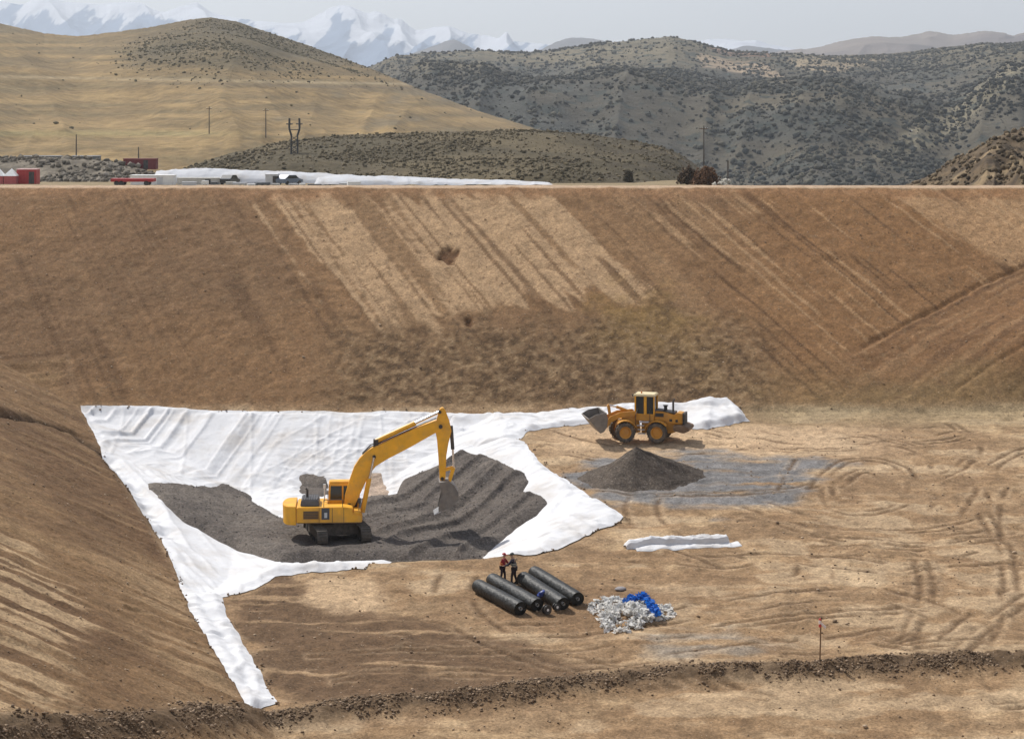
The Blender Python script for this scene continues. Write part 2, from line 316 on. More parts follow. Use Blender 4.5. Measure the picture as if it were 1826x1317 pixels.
def attrmat(name, scales=(1.5, 7.0), amt=(.25, .3), bumpd=.05, bscale=3.0, rough=.95, speck=None, gain=1.0):
    m, n, l, p = nodemat(name); p.inputs['Roughness'].default_value = rough; p.inputs['Specular IOR Level'].default_value = .15
    a = n.new('ShaderNodeAttribute'); a.attribute_name = 'soil'; tc = n.new('ShaderNodeTexCoord'); out = a.outputs['Color']
    for s, am in zip(scales, amt):
        nz = n.new('ShaderNodeTexNoise'); nz.inputs['Scale'].default_value = s; nz.inputs['Detail'].default_value = 7; nz.inputs['Roughness'].default_value = .65
        l.new(tc.outputs['Object'], nz.inputs['Vector']); r = n.new('ShaderNodeMapRange'); r.inputs[1].default_value = .3; r.inputs[2].default_value = .7
        r.inputs[3].default_value = (1 - am) * gain; r.inputs[4].default_value = (1 + am) * gain; gain = 1.0; l.new(nz.outputs[0], r.inputs[0])
        mx = n.new('ShaderNodeMix'); mx.data_type = 'RGBA'; mx.blend_type = 'MULTIPLY'; mx.inputs[0].default_value = 1
        l.new(out, mx.inputs[6]); l.new(r.outputs[0], mx.inputs[7]); out = mx.outputs[2]
    if speck:
        v = n.new('ShaderNodeTexNoise'); v.inputs['Scale'].default_value = speck[0]; v.inputs['Detail'].default_value = 2
        l.new(tc.outputs['Object'], v.inputs['Vector']); r = n.new('ShaderNodeMapRange'); r.inputs[1].default_value = speck[1]; r.inputs[2].default_value = speck[1] + .06; r.inputs[4].default_value = speck[3]
        l.new(v.outputs[0], r.inputs[0]); mx = n.new('ShaderNodeMix'); mx.data_type = 'RGBA'; l.new(r.outputs[0], mx.inputs[0]); l.new(out, mx.inputs[6]); mx.inputs[7].default_value = (*speck[2], 1); out = mx.outputs[2]
    l.new(out, p.inputs['Base Color'])
    nb = n.new('ShaderNodeTexNoise'); nb.inputs['Scale'].default_value = bscale; nb.inputs['Detail'].default_value = 8; nb.inputs['Roughness'].default_value = .7
    l.new(tc.outputs['Object'], nb.inputs['Vector']); b = n.new('ShaderNodeBump'); b.inputs['Distance'].default_value = bumpd; b.inputs['Strength'].default_value = 1
    l.new(nb.outputs[0], b.inputs['Height']); l.new(b.outputs[0], p.inputs['Normal']); return m

def tag(o, label=None, cat=None, group=None, kind=None):
    if label: o['label'] = label
    if cat: o['category'] = cat
    if group: o['group'] = group
    if kind: o['kind'] = kind
    return o
def npmesh(name, V, Fc, material, colors=None, smooth=True, parent=None):
    """V (n,3), Fc (m,3|4) -> object"""
    me = bpy.data.meshes.new(name); k = Fc.shape[1]
    me.vertices.add(len(V)); me.vertices.foreach_set('co', np.asarray(V, np.float32).ravel())
    me.loops.add(Fc.size); me.loops.foreach_set('vertex_index', Fc.astype(np.int32).ravel())
    me.polygons.add(len(Fc)); me.polygons.foreach_set('loop_start', np.arange(0, Fc.size, k, dtype=np.int32))
    me.polygons.foreach_set('loop_total', np.full(len(Fc), k, np.int32))
    me.update(calc_edges=True); me.validate()
    if smooth: me.polygons.foreach_set('use_smooth', np.ones(len(me.polygons), bool))
    if colors is not None:
        at = me.color_attributes.new('soil', 'FLOAT_COLOR', 'POINT')
        c4 = np.ones((len(V), 4), np.float32); c4[:, :3] = np.clip(colors, 0.01, .95); at.data.foreach_set('color', c4.ravel())
    me.materials.append(material); o = bpy.data.objects.new(name, me); COL.objects.link(o)
    if parent: o.parent = parent
    return o
def gridfaces(ny, nx):
    i = np.arange(ny * nx).reshape(ny, nx)
    return np.stack([i[:-1, :-1], i[:-1, 1:], i[1:, 1:], i[1:, :-1]], -1).reshape(-1, 4)

SOIL = attrmat('soil_earth', scales=(.6, 3.0, 8.0), amt=(.12, .22, .42), bumpd=.07, bscale=6.0, speck=(7.0, .69, (.56, .45, .33), .5))
V = np.stack([GX, GY, Z], -1).reshape(-1, 3)
tag(npmesh('ground', V, gridfaces(*GX.shape), SOIL, col.reshape(-1, 3)), kind='structure')

def zg(x, y):
    """height of the real ground mesh"""
    x = np.asarray(x, float); y = np.asarray(y, float)
    i = np.clip(np.searchsorted(gx, x) - 1, 0, len(gx) - 2); j = np.clip(np.searchsorted(gy, y) - 1, 0, len(gy) - 2)
    fx = (x - gx[i]) / (gx[i + 1] - gx[i]); fy = (y - gy[j]) / (gy[j + 1] - gy[j])
    return (Z[j, i] * (1 - fx) + Z[j, i + 1] * fx) * (1 - fy) + (Z[j + 1, i] * (1 - fx) + Z[j + 1, i + 1] * fx) * fy
def at(px, py):
    p = unp(px, py); return Vector((p.x, p.y, float(zg(p.x, p.y))))

# ------------------------------------------------------------------ scatter of small lumps (stones, clods, shrubs)
def ico(sub=1):
    bm = bmesh.new(); bmesh.ops.create_icosphere(bm, subdivisions=sub, radius=1)
    v = np.array([x.co[:] for x in bm.verts]); f = np.array([[y.index for y in x.verts] for x in bm.faces]); bm.free(); return v, f
IV, IF = ico(1); IV2, IF2 = ico(2)
def lumps(name, P, S, material, colors=None, flat=.75, jag=.35, sub=1, smooth=False, sink=.25):
    bv, bf = (IV, IF) if sub == 1 else (IV2, IF2)
    n = len(P); nv = len(bv)
    disp = 1 + (RNG.random((n, nv)) - .5) * 2 * jag
    a = RNG.random(n) * 6.283; ca, sa = np.cos(a), np.sin(a)
    sc = np.stack([1 + .4 * (RNG.random(n) - .5), 1 + .4 * (RNG.random(n) - .5), flat * (1 + .5 * (RNG.random(n) - .5))], -1) * S[:, None]
    v = bv[None] * disp[..., None] * sc[:, None, :]
    x = v[..., 0] * ca[:, None] - v[..., 1] * sa[:, None]; y = v[..., 0] * sa[:, None] + v[..., 1] * ca[:, None]
    W = np.stack([x, y, v[..., 2]], -1) + P[:, None, :]; W[..., 2] += (S * flat * (1 - sink * 2))[:, None]
    Fc = (bf[None] + (np.arange(n) * nv)[:, None, None]).reshape(-1, 3)
    cc = None if colors is None else np.repeat(colors, nv, 0)
    return npmesh(name, W.reshape(-1, 3), Fc, material, cc, smooth=smooth)
STONE = attrmat('stone_clod', scales=(4.0,), amt=(.25,), bumpd=.01, bscale=20)

def wobble(poly, step=.5, amp=.16, seed=1):
    P = np.array(poly, float); out = []
    for i in range(len(P)):
        a, b = P[i], P[(i + 1) % len(P)]; n = max(1, int(np.hypot(*(b - a)) / step))
        for k in range(n): out.append(a + (b - a) * k / n)
    out = np.array(out); s = np.arange(len(out)) * .37
    q = out + np.stack([fbm(s, s * 0 + 3, seed, 3), fbm(s, s * 0 + 9, seed + 9, 3)], -1) * 2 * amp
    return q
def nearest_on(poly, x, y):
    P = np.asarray(poly); best = np.full(x.shape, 1e9); bx = x.copy(); by = y.copy()
    for i in range(len(P)):
        a, b = P[i], P[(i + 1) % len(P)]; e = b - a; L2 = max(e @ e, 1e-9)
        t = np.clip(((x - a[0]) * e[0] + (y - a[1]) * e[1]) / L2, 0, 1); qx = a[0] + t * e[0]; qy = a[1] + t * e[1]
        d = np.hypot(x - qx, y - qy); m = d < best; best[m] = d[m]; bx[m] = qx[m]; by[m] = qy[m]
    return bx, by
def drape(name, poly, material, hfun, step=.16, under=zg, colfun=None, wob=.16, seed=1):
    P = wobble(poly, .5, wob, seed)
    xs = np.arange(P[:, 0].min() - step, P[:, 0].max() + 2 * step, step); ys = np.arange(P[:, 1].min() - step, P[:, 1].max() + 2 * step, step)
    X, Y = np.meshgrid(xs, ys); sd = sdpoly(X, Y, P, 3); ins = sd > 0
    f = gridfaces(*X.shape); keep = ins.ravel()[f].any(1); f = f[keep]
    X = X.ravel().copy(); Y = Y.ravel().copy(); sdr = np.maximum(sd.ravel(), 0); out = ~ins.ravel(); used = np.zeros(len(X), bool); used[f] = True
    m = out & used; X[m], Y[m] = nearest_on(P, X[m], Y[m])
    z = under(X, Y) + hfun(X, Y, sdr)
    idx = np.cumsum(used) - 1; Vv = np.stack([X, Y, z], -1)[used]
    return npmesh(name, Vv, idx[f], material, None if colfun is None else colfun(X, Y, sdr)[used]), P

# ------------------------------------------------------------------ white geotextile sheets
def clothmat(name, base):
    m, n, l, p = nodemat(name); p.inputs['Roughness'].default_value = .85; p.inputs['Specular IOR Level'].default_value = .2
    tc = n.new('ShaderNodeTexCoord'); nz = n.new('ShaderNodeTexNoise'); nz.inputs['Scale'].default_value = .35; nz.inputs['Detail'].default_value = 10; nz.inputs['Roughness'].default_value = .65
    l.new(tc.outputs['Object'], nz.inputs['Vector']); r = n.new('ShaderNodeMapRange'); r.inputs[1].default_value = .48; r.inputs[2].default_value = .72; r.inputs[4].default_value = .6
    l.new(nz.outputs[0], r.inputs[0]); a = n.new('ShaderNodeMix'); a.data_type = 'RGBA'; a.inputs[6].default_value = (*base, 1); a.inputs[7].default_value = (.44, .39, .33, 1)
    l.new(r.outputs[0], a.inputs[0]); l.new(a.outputs[2], p.inputs['Base Color'])
    nb = n.new('ShaderNodeTexNoise'); nb.inputs['Scale'].default_value = 1.6; nb.inputs['Detail'].default_value = 6; l.new(tc.outputs['Object'], nb.inputs['Vector'])
    b = n.new('ShaderNodeBump'); b.inputs['Distance'].default_value = .07; l.new(nb.outputs[0], b.inputs['Height']); l.new(b.outputs[0], p.inputs['Normal']); return m
CLOTH = clothmat('white_geotextile', (.67, .67, .675))
CLOTH2 = clothmat('grey_sheeting', (.50, .51, .53))
def ridged(n): return np.clip(1 - np.abs(2 * n - 1) * 2.2, 0, 1) ** 1.5
CO = np.array(unp(130, 690)[:2])
PG = up([(257, 863), (300, 872), (355, 877), (396, 865), (446, 886), (460, 904), (501, 929), (533, 938), (575, 915), (620, 898), (665, 888), (700, 888), (708, 868), (717, 859), (756, 846), (779, 837), (811, 814), (836, 807), (862, 812), (885, 822), (920, 835), (947, 858), (935, 880), (966, 884), (977, 902), (958, 922), (930, 940), (900, 965), (866, 994), (780, 999), (700, 1003), (640, 1003), (556, 1006), (492, 1010), (419, 988), (373, 959), (323, 931), (269, 881)])
PG2P = [(533, 852), (548, 848), (580, 853), (592, 882), (560, 892), (534, 882)]; PG3P = [(655, 846), (680, 848), (696, 889), (652, 896)]
def foldsA(X, Y, sd):
    # long thin creases: diagonal at the left, fanning down the left bank, level across the back
    w = .25 * fbm(X * .18, Y * .18, 203, 3); ang = np.arctan2(Y - CO[1], X - CO[0]); r = np.hypot(X - CO[0], Y - CO[1])
    c1 = X * DC[1] - Y * DC[0]; a1 = X * DC[0] + Y * DC[1]
    diag = ridged(vn(c1 * .75 + 2.2 * w, a1 * .06, 201)) * .22 + ridged(vn(c1 * 1.9 + 4 * w, a1 * .10, 202)) * .12
    m1 = ss(-12, -20, X) * ss(131, 136, Y); m2 = ss(134, 130, Y)
    fan = ridged(vn(ang * 16 + w * 5, r * .05, 204)) * .20 + ridged(vn(ang * 38 + w * 8, r * .07, 211)) * .10
    lev = ridged(vn(X * .07 + w, Y * .9 + .25 * X + 4 * w, 205)) * .10 + ridged(vn(X * .10, Y * 2.1 + 6 * w, 207)) * .06 + ridged(vn(X * 1.2 + 5 * w, Y * .12, 206)) * .07 + ridged(vn(X * .7 - Y * .7 + 4 * w, (X + Y) * .08, 212)) * .08
    seam = np.exp(-(((X + .12 * (Y - 140) + 2) % 4.6 - 2.3) / .10) ** 2) * .07 * (Y > 133)
    hf = .10 * fbm(X * .35, Y * .35, 209, 2)
    flat_ = 1 - .85 * ss(-.6, .8, np.maximum.reduce([sdpoly(X, Y, q, 3) for q in (PG, up(PG2P), up(PG3P))]))
    return .035 + (diag * m1 + fan * m2 + lev * (1 - m1) * (1 - m2) + seam + hf + .05) * np.clip(sd / .6, 0, 1) * flat_
DC = np.array(unp(250, 835)[:2]) - np.array(unp(400, 735)[:2]); DC /= np.hypot(*DC)
def foldsS(seed, base):
    def f(X, Y, sd):
        w = fbm(X * .3, Y * .3, seed, 2)
        return .03 + (max(base - .05, 0) + ridged(vn(X * .9 + w * 4, Y * .12, seed + 1)) * .12 + ridged(vn(X * .12, Y * .8 + 3 * w, seed + 3)) * .10 + ridged(vn(X * 1.1 + Y + w * 5, (X - Y) * .12, seed + 4)) * .08 + (fbm(X * .4, Y * .4, seed + 2, 2) + .3) * .08) * np.clip(sd / .4, 0, 1)
    return f
PA = up([(143, 725), (282, 725), (396, 733), (700, 735), (835, 738), (850, 790), (900, 880), (880, 960), (700, 1002)]) + up([(655, 1009), (650, 1018), (560, 1022), (492, 1028), (455, 1052), (392, 1068), (330, 1062), (305, 1000), (288, 962), (258, 915), (232, 872), (205, 838), (190, 820), (168, 775)])
oA, PAw = drape('geotextile_sheet', PA, CLOTH, foldsA, .11, seed=3, wob=.09)
tag(oA, 'large wrinkled white sheet lining the bank behind and left of the excavator', 'fabric sheet', 'white geotextile sheets')
def on_mesh_under(P, obj_h):                       # sheet C and D lie over sheet A
    return lambda X, Y: zg(X, Y)
PB = up([(318, 1040), (395, 1062), (410, 1105), (432, 1150), (462, 1200), (496, 1256), (470, 1262), (440, 1266), (402, 1192), (352, 1112)])
oB, PBw = drape('geotextile_sheet', PB, CLOTH, foldsS(230, .13), .12, seed=5)
tag(oB, 'narrow white fabric strip running down the toe of the left slope', 'fabric sheet', 'white geotextile sheets')
PC = up([(842, 800), (895, 783), (935, 788), (962, 826), (1002, 852), (1052, 887), (1112, 923), (1090, 936), (1030, 962), (960, 990), (905, 992), (862, 996), (820, 960), (790, 880)])
oC, PCw = drape('geotextile_sheet', PC, CLOTH, lambda X, Y, s: (foldsS(250, .0)(X, Y, s) * .8 + .03 * ss(0, .6, s) + .06 * np.exp(-(((X + .4 * Y) % 4.4 - 2.2) / .1) ** 2)) * (1 - ss(-.5, .4, sdpoly(X, Y, PG, 3))) + .03, .14, seed=7)
tag(oC, 'bright triangular white sheet right of the dark gravel', 'fabric sheet', 'white geotextile sheets')
PD = up([(800, 742), (930, 738), (1060, 727), (1210, 719), (1300, 713), (1322, 735), (1338, 752), (1262, 765), (1160, 763), (1050, 757), (985, 762), (940, 772), (928, 785), (852, 802), (792, 790)])
oD, PDw = drape('geotextile_sheet', PD, CLOTH, lambda X, Y, s: foldsS(270, .06)(X, Y, s) + .08 * ss(0, .6, s) + .22 * ss(12, 13.5, X) * ss(0, .6, s), .13, seed=9)
tag(oD, 'long white geotextile strip at the toe of the far slope behind the wheel loader', 'fabric sheet', 'white geotextile sheets')

# ------------------------------------------------------------------ dark gravel
GRAV = attrmat('dark_gravel', scales=(.9, 4.0, 9.0), amt=(.14, .25, .5), bumpd=.10, bscale=6.0, speck=(8.0, .64, (.26, .235, .21), .6))
gdir = np.array(unp(930, 850)[:2]) - np.array(unp(740, 960)[:2]); gdir /= np.hypot(*gdir)
gdl = np.array(unp(290, 885)[:2]) - np.array(unp(520, 975)[:2]); gdl /= np.hypot(*gdl)
def hgrav(X, Y, sd):
    ur = -X * gdir[1] + Y * gdir[0]; ul = -X * gdl[1] + Y * gdl[0]; k = ss(-14, -9, X)
    wr = fbm(X * .3, Y * .3, 301, 3)
    r = ridged(vn(ur * .55 + .8 * wr, X * .04, 303)) * .34 + vn(ur * 1.5 + wr, X * .06, 304) * .16 + vn(ur * 3.6 + wr, X * .1, 309) * .07
    l_ = vn(ul * .75 + wr * 1.3, X * .06, 305) * .26 + vn(ul * 2.2 + wr, X * .08, 306) * .14 + vn(ul * 5 + wr, X * .1, 310) * .06
    b = fbm(X * 1.2, Y * 1.2, 307, 4) * .14 + fbm(X * 4, Y * 4, 308, 2) * .07
    ex = 1 - .8 * np.exp(-(((X + 10.4) / 3.2) ** 2 + ((Y - 119.5) / 3.2) ** 2) ** 2)
    return ex * (.16 + r * k + l_ * (1 - k) + b) * ss(0, 1.0, sd) + .14 * ss(0, .3, sd) + .015
def cgrav(X, Y, sd):
    c = np.ones(X.shape + (3,)) * C(.118, .100, .086)
    c = lay(c, ss(-.15, .25, fbm(X * .35, Y * .35, 311, 4)), C(.185, .158, .132), .7)
    c = lay(c, ss(.3, .5, fbm(X * 2.5, Y * 2.5, 313, 3) + .3), C(.085, .076, .07), .4)
    return c
oG, PGw = drape('gravel_layer', PG, GRAV, hgrav, .12, colfun=cgrav, wob=.3, seed=11)
tag(oG, 'dark grey gravel spread over the white sheet around the excavator', 'gravel', kind='stuff')
PG2 = up(PG2P)
oG2, _ = drape('gravel_patch', PG2, GRAV, lambda X, Y, s: .06 * ss(0, .3, s) + .13 + fbm(X * 2, Y * 2, 320, 3) * .08, .1, colfun=cgrav, wob=.15, seed=13)
tag(oG2, 'small dark gravel patch on the white sheet directly behind the excavator hood', 'gravel', kind='stuff')
PG3 = up(PG3P)
oG3, _ = drape('soil_patch', PG3, SOIL, lambda X, Y, s: .05 * ss(0, .3, s) + .13 + fbm(X * 2, Y * 2, 322, 3) * .06, .1, colfun=lambda X, Y, s: np.ones(X.shape + (3,)) * C(.38, .29, .22) * (1 + .5 * fbm(X * 2, Y * 2, 8, 3))[..., None], wob=.1, seed=14)
tag(oG3, 'pale brown soil patch on the white sheet just right of the excavator boom foot', 'soil', kind='stuff')
# conical pile
pc = at(1143, 852)
th = np.linspace(0, 2 * np.pi, 97)[:-1]; rr = np.linspace(0, 1, 44)
R_, T_ = np.meshgrid(rr, th, indexing='ij')
rad = 3.4 * (1 + .10 * fbm(T_ * 6, R_ * 2, 333, 2) + .16 * np.sin(T_ * 2 + .6) + .25 * fbm(np.cos(T_) * 2 + 5, np.sin(T_) * 2 + 5, 330, 3))
px_ = pc.x + R_ * rad * np.cos(T_) * 1.12 - .3 * (1 - R_); py_ = pc.y + R_ * rad * np.sin(T_)
pz_ = zg(px_, py_) + 2.15 * (np.sqrt((1 - R_) ** 2 + .006) - .077) * (1 - .12 * R_) + (1 - R_) * 0 + .16 * fbm(px_ * 1.2, py_ * 1.2, 331, 4) * (1 - R_ ** 4) + .35 * fbm(T_ * 0 + np.cos(T_) * 3, np.sin(T_) * 3, 332, 3) * R_ * (1 - R_) * 3 - .03 * (R_ > .99)
nf = []
for i in range(len(rr) - 1):
    for j in range(96): nf.append((i * 96 + j, (i + 1) * 96 + j, (i + 1) * 96 + (j + 1) % 96, i * 96 + (j + 1) % 96))
pcol = cgrav(px_, py_, px_) * C(.68, .64, .60)
tag(npmesh('gravel_pile', np.stack([px_, py_, pz_], -1).reshape(-1, 3), np.array(nf), GRAV, pcol.reshape(-1, 3)), 'cone-shaped dark grey gravel pile in front of the wheel loader', 'gravel pile')

# ------------------------------------------------------------------ loose stones and clods
def rnd_in(n, x0, x1, y0, y1): return RNG.uniform(x0, x1, n), RNG.uniform(y0, y1, n)
xs, ys = rnd_in(15000, -42, 44, 78, 174)
keep = (np.abs(xs) < ys * .27) & (sdpoly(xs, ys, SUMP, 4) < -.3) & (vn(xs * .3, ys * .3, 401) + .5 * RNG.random(len(xs)) > .62)
xs, ys = xs[keep], ys[keep]; S = .018 + .05 * RNG.random(len(xs)) ** 4 + .06 * (RNG.random(len(xs)) > .985)
cc = np.where((RNG.random(len(xs)) < .45)[:, None], C(.42, .32, .22), C(.22, .155, .10)) * (.75 + .5 * RNG.random(len(xs)))[:, None]
tag(lumps('loose_stones', np.stack([xs, ys, zg(xs, ys)], -1), S, STONE, cc), 'small loose stones and clods strewn over the bare earth of the pit', 'stones', kind='stuff')
bp = wobble(BERM, .09, .3, 6); bp = bp[:int(len(bp) * .5)]
rep = np.repeat(bp, 26, 0); rep = rep + RNG.normal(0, .62, rep.shape); rep = rep[vn(rep[:, 0] * 1.1, rep[:, 1] * 1.1, 411) + .3 * RNG.random(len(rep)) > .5]; S = .018 + .065 * RNG.random(len(rep)) ** 4
cc = np.where((RNG.random(len(rep)) < .22)[:, None], C(.34, .25, .17), C(.17, .118, .075)) * (.7 + .6 * RNG.random(len(rep)))[:, None]
tag(lumps('windrow_clods', np.stack([rep[:, 0], rep[:, 1], zg(rep[:, 0], rep[:, 1])], -1), S, STONE, cc, jag=.5), 'dark clods of earth heaped in a windrow across the foreground', 'earth clods', kind='stuff')
# earth weighing down the sheet edges
eb = []
for P_, d_ in ((PAw, .25), (PBw, .4), (PCw, .3), (PDw, .15)):
    k = RNG.random(len(P_)) < d_; eb.append(P_[k] + RNG.normal(0, .13, P_[k].shape))
eb = np.repeat(np.concatenate(eb), 2, 0); eb = eb + RNG.normal(0, .12, eb.shape)
k = sdpoly(eb[:, 0], eb[:, 1], PGw, 3) < -.2; eb = eb[k]
S = .03 + .05 * RNG.random(len(eb)); cc = C(.2, .14, .09) * (.7 + .6 * RNG.random(len(eb)))[:, None]
tag(lumps('edge_clods', np.stack([eb[:, 0], eb[:, 1], zg(eb[:, 0], eb[:, 1]) + .04], -1), S, STONE, cc), 'brown clods lying along the edges of the white sheets', 'earth clods', kind='stuff')
#GRAVSTONES
xs, ys = rnd_in(9000, -31, 8, 108, 146); sd = sdpoly(xs, ys, PGw, 3); k = sd > .1; xs, ys, sd = xs[k], ys[k], sd[k]
cc = C(.14, .128, .118) * (.6 + .9 * RNG.random(len(xs)))[:, None]
tag(lumps('gravel_stones', np.stack([xs, ys, zg(xs, ys) + hgrav(xs, ys, sd)], -1), .015 + .04 * RNG.random(len(xs)) ** 2, STONE, cc), 'coarse dark stones on top of the gravel around the excavator', 'gravel', kind='stuff')

# ------------------------------------------------------------------ mesh builder for made things
class MB:
    def __init__(s): s.v = []; s.f = []; s.p = []; s.M = Matrix.Identity(4)
    def add(s, vs, fs):
        b = len(s.v); fb = len(s.f); s.v += [tuple(s.M @ Vector(v)) for v in vs]; s.f += [tuple(b + i for i in f) for f in fs]; s.p.append((b, len(s.v), fb, len(s.f))); return s
    def box(s, x0, x1, y0, y1, z0, z1, tx=0, ty=0):
        return s.add([(x0, y0, z0), (x1, y0, z0), (x1, y1, z0), (x0, y1, z0), (x0 + tx, y0 + ty, z1), (x1 - tx, y0 + ty, z1), (x1 - tx, y1 - ty, z1), (x0 + tx, y1 - ty, z1)],
                     [(0, 3, 2, 1), (4, 5, 6, 7), (0, 1, 5, 4), (1, 2, 6, 5), (2, 3, 7, 6), (3, 0, 4, 7)])
    def prism(s, prof, y0, y1):                # profile in x,z extruded along y
        n = len(prof); vs = [(x, y0, z) for x, z in prof] + [(x, y1, z) for x, z in prof]
        return s.add(vs, [tuple(range(n)), tuple(range(2 * n - 1, n - 1, -1))] + [(i, n + i, n + (i + 1) % n, (i + 1) % n) for i in range(n)])
    def cyl(s, a, b, r, r2=None, n=14, cap=True):
        a = Vector(a); b = Vector(b); d = (b - a).normalized(); r2 = r if r2 is None else r2
        u = d.orthogonal().normalized(); w = d.cross(u); vs = []
        for c, q in ((a, r), (b, r2)):
            for i in range(n): t = 2 * math.pi * i / n; vs.append(c + (u * math.cos(t) + w * math.sin(t)) * q)
        fs = [(i, (i + 1) % n, n + (i + 1) % n, n + i) for i in range(n)]
        if cap: fs += [tuple(range(n - 1, -1, -1)), tuple(range(n, 2 * n))]
        return s.add(vs, fs)
    def lathe_y(s, prof, c=(0, 0, 0), n=28):   # prof: (r, y) around the y axis
        vs = []
        for r, y in prof:
            for i in range(n): t = 2 * math.pi * i / n; vs.append((c[0] + r * math.cos(t), c[1] + y, c[2] + r * math.sin(t)))
        fs = [(k * n + i, k * n + (i + 1) % n, (k + 1) * n + (i + 1) % n, (k + 1) * n + i) for k in range(len(prof) - 1) for i in range(n)]
        return s.add(vs, fs)
    def tube(s, pts, r, n=8):
        for a, b in zip(pts[:-1], pts[1:]): s.cyl(a, b, r, n=n)
        return s
    def each(s, name, m, parent=None, bevel=0):
        for v0, v1, f0, f1 in s.p:
            q = MB(); q.v = s.v[v0:v1]; q.f = [tuple(i - v0 for i in f) for f in s.f[f0:f1]]; o = q.build(name, m, parent, bevel)
        return o
    def build(s, name, m, parent=None, bevel=0, smooth=False, seg=2):
        me = bpy.data.meshes.new(name); me.from_pydata(s.v, [], s.f); me.update()
        bm = bmesh.new(); bm.from_mesh(me); bmesh.ops.recalc_face_normals(bm, faces=bm.faces)
        if bevel: bmesh.ops.bevel(bm, geom=[e for e in bm.edges if len(e.link_faces) == 2 and e.calc_face_angle(0) > .5], offset=bevel, segments=seg, affect='EDGES', clamp_overlap=True)
        bm.to_mesh(me); bm.free()
        if smooth: me.shade_smooth() if hasattr(me, 'shade_smooth') else None
        me.materials.append(m); o = bpy.data.objects.new(name, me); COL.objects.link(o)
        if parent: o.parent = parent
        return o
def empty(name, loc, rz=0, sc=1):
    o = bpy.data.objects.new(name, None); COL.objects.link(o); o.location = loc; o.rotation_euler = (0, 0, rz); o.scale = (sc,) * 3; return o
DUST = (.42, .31, .2)
YEL = mat('machine_yellow', (.84, .42, .020), .45, var=.12, scale=1.6, dirt=(.30, .20, .11), dirtamt=.5)
ORG = mat('loader_orange', (.58, .27, .030), .5, var=.15, scale=1.6, dirt=(.33, .22, .13), dirtamt=.5)
BLK = mat('black_steel', (.03, .03, .032), .5, var=.2, dirt=DUST, dirtamt=.2)
HOOD = mat('grey_black_hood', (.07, .075, .085), .4, var=.15, dirt=DUST, dirtamt=.15)
TRK = mat('track_steel', (.07, .06, .05), .7, var=.3, scale=6, dirt=(.2, .16, .12), dirtamt=.6)
GLS = mat('dark_glass', (.02, .028, .032), .22, var=.05)
STL = mat('bucket_steel', (.20, .185, .17), .55, metal=.3, var=.25, scale=3, dirt=(.28, .22, .16), dirtamt=.5)
CHR = mat('chrome_rod', (.75, .75, .76), .2, metal=.9, var=.03)
TYR = mat('tyre_rubber', (.07, .063, .055), .9, var=.25, scale=5, dirt=(.34, .26, .18), dirtamt=.75)
LTG = mat('pale_grey_paint', (.55, .56, .57), .5, var=.08)
WHT = mat('white_paint', (.78, .78, .76), .5, var=.06, dirt=DUST, dirtamt=.15)
RED = mat('red_paint', (.38, .018, .022), .5, var=.12, dirt=DUST, dirtamt=.1)

# ------------------------------------------------------------------ excavator
ez = at(601, 956)
exc = empty('excavator', (-10.4, 120.0, -25.3), math.radians(4))
tag(exc, 'yellow tracked excavator standing on dark gravel with its bucket reaching right', 'excavator')
def link_track(ylo, yhi, U, name='track'):
    m = MB(); m.M = U; r = .47; hl = 1.9; path = []
    for k in range(60):
        s_ = k / 60 * (4 * hl + 2 * math.pi * r)
        if s_ < 2 * hl: p = (-hl + s_, 2 * r); d = 0
        elif s_ < 2 * hl + math.pi * r: t = (s_ - 2 * hl) / r; p = (hl + r * math.sin(t), r + r * math.cos(t)); d = -t
        elif s_ < 4 * hl + math.pi * r: p = (hl - (s_ - 2 * hl - math.pi * r), 0); d = math.pi
        else: t = (s_ - 4 * hl - math.pi * r) / r; p = (-hl - r * math.sin(t), r - r * math.cos(t)); d = math.pi - t
        path.append((p, d))
    for (p, d) in path:
        c, s_ = math.cos(d), math.sin(d)
        def q(a, b): return (p[0] + a * c - b * s_, p[1] + a * s_ + b * c)
        m.prism([q(-.09, -.04), q(.085, -.04), q(.085, .0), q(.02, .0), q(.01, .045), q(-.02, .045), q(-.03, 0), q(-.09, 0)], ylo, yhi)
    return m.build(name, TRK, exc)
U = Matrix.Rotation(math.radians(-78), 4, 'Z')
for sg in (-1, 1):
    yc = sg * 1.3; tr = link_track(yc - .3, yc + .3, U)
    f = MB(); f.M = U; f.prism([(-1.85, .2), (1.85, .2), (1.9, .75), (-1.9, .75)], yc - .16, yc + .16)
    f.build('track_frame', TRK, tr, .03)
    for xx in (-1.9, 1.9):
        w = MB(); w.M = U; w.lathe_y([(0, -.2), (.3, -.2), (.43, -.12), (.43, .12), (.3, .2), (0, .2)], (xx, yc, .47), 20); w.build('sprocket' if xx < 0 else 'idler_wheel', BLK, tr)
    for xx in (-1.2, -.6, 0, .6, 1.2):
        w = MB(); w.M = U; w.lathe_y([(0, -.2), (.15, -.2), (.15, .2), (0, .2)], (xx, yc, .16), 12); w.build('track_roller', BLK, tr)
m = MB(); m.M = U; m.box(-.9, .9, -1.15, 1.15, .35, .95, .2, .0); m.cyl((0, 0, .9), (0, 0, 1.18), .75, n=28); m.build('undercarriage_frame', TRK, exc, .03)
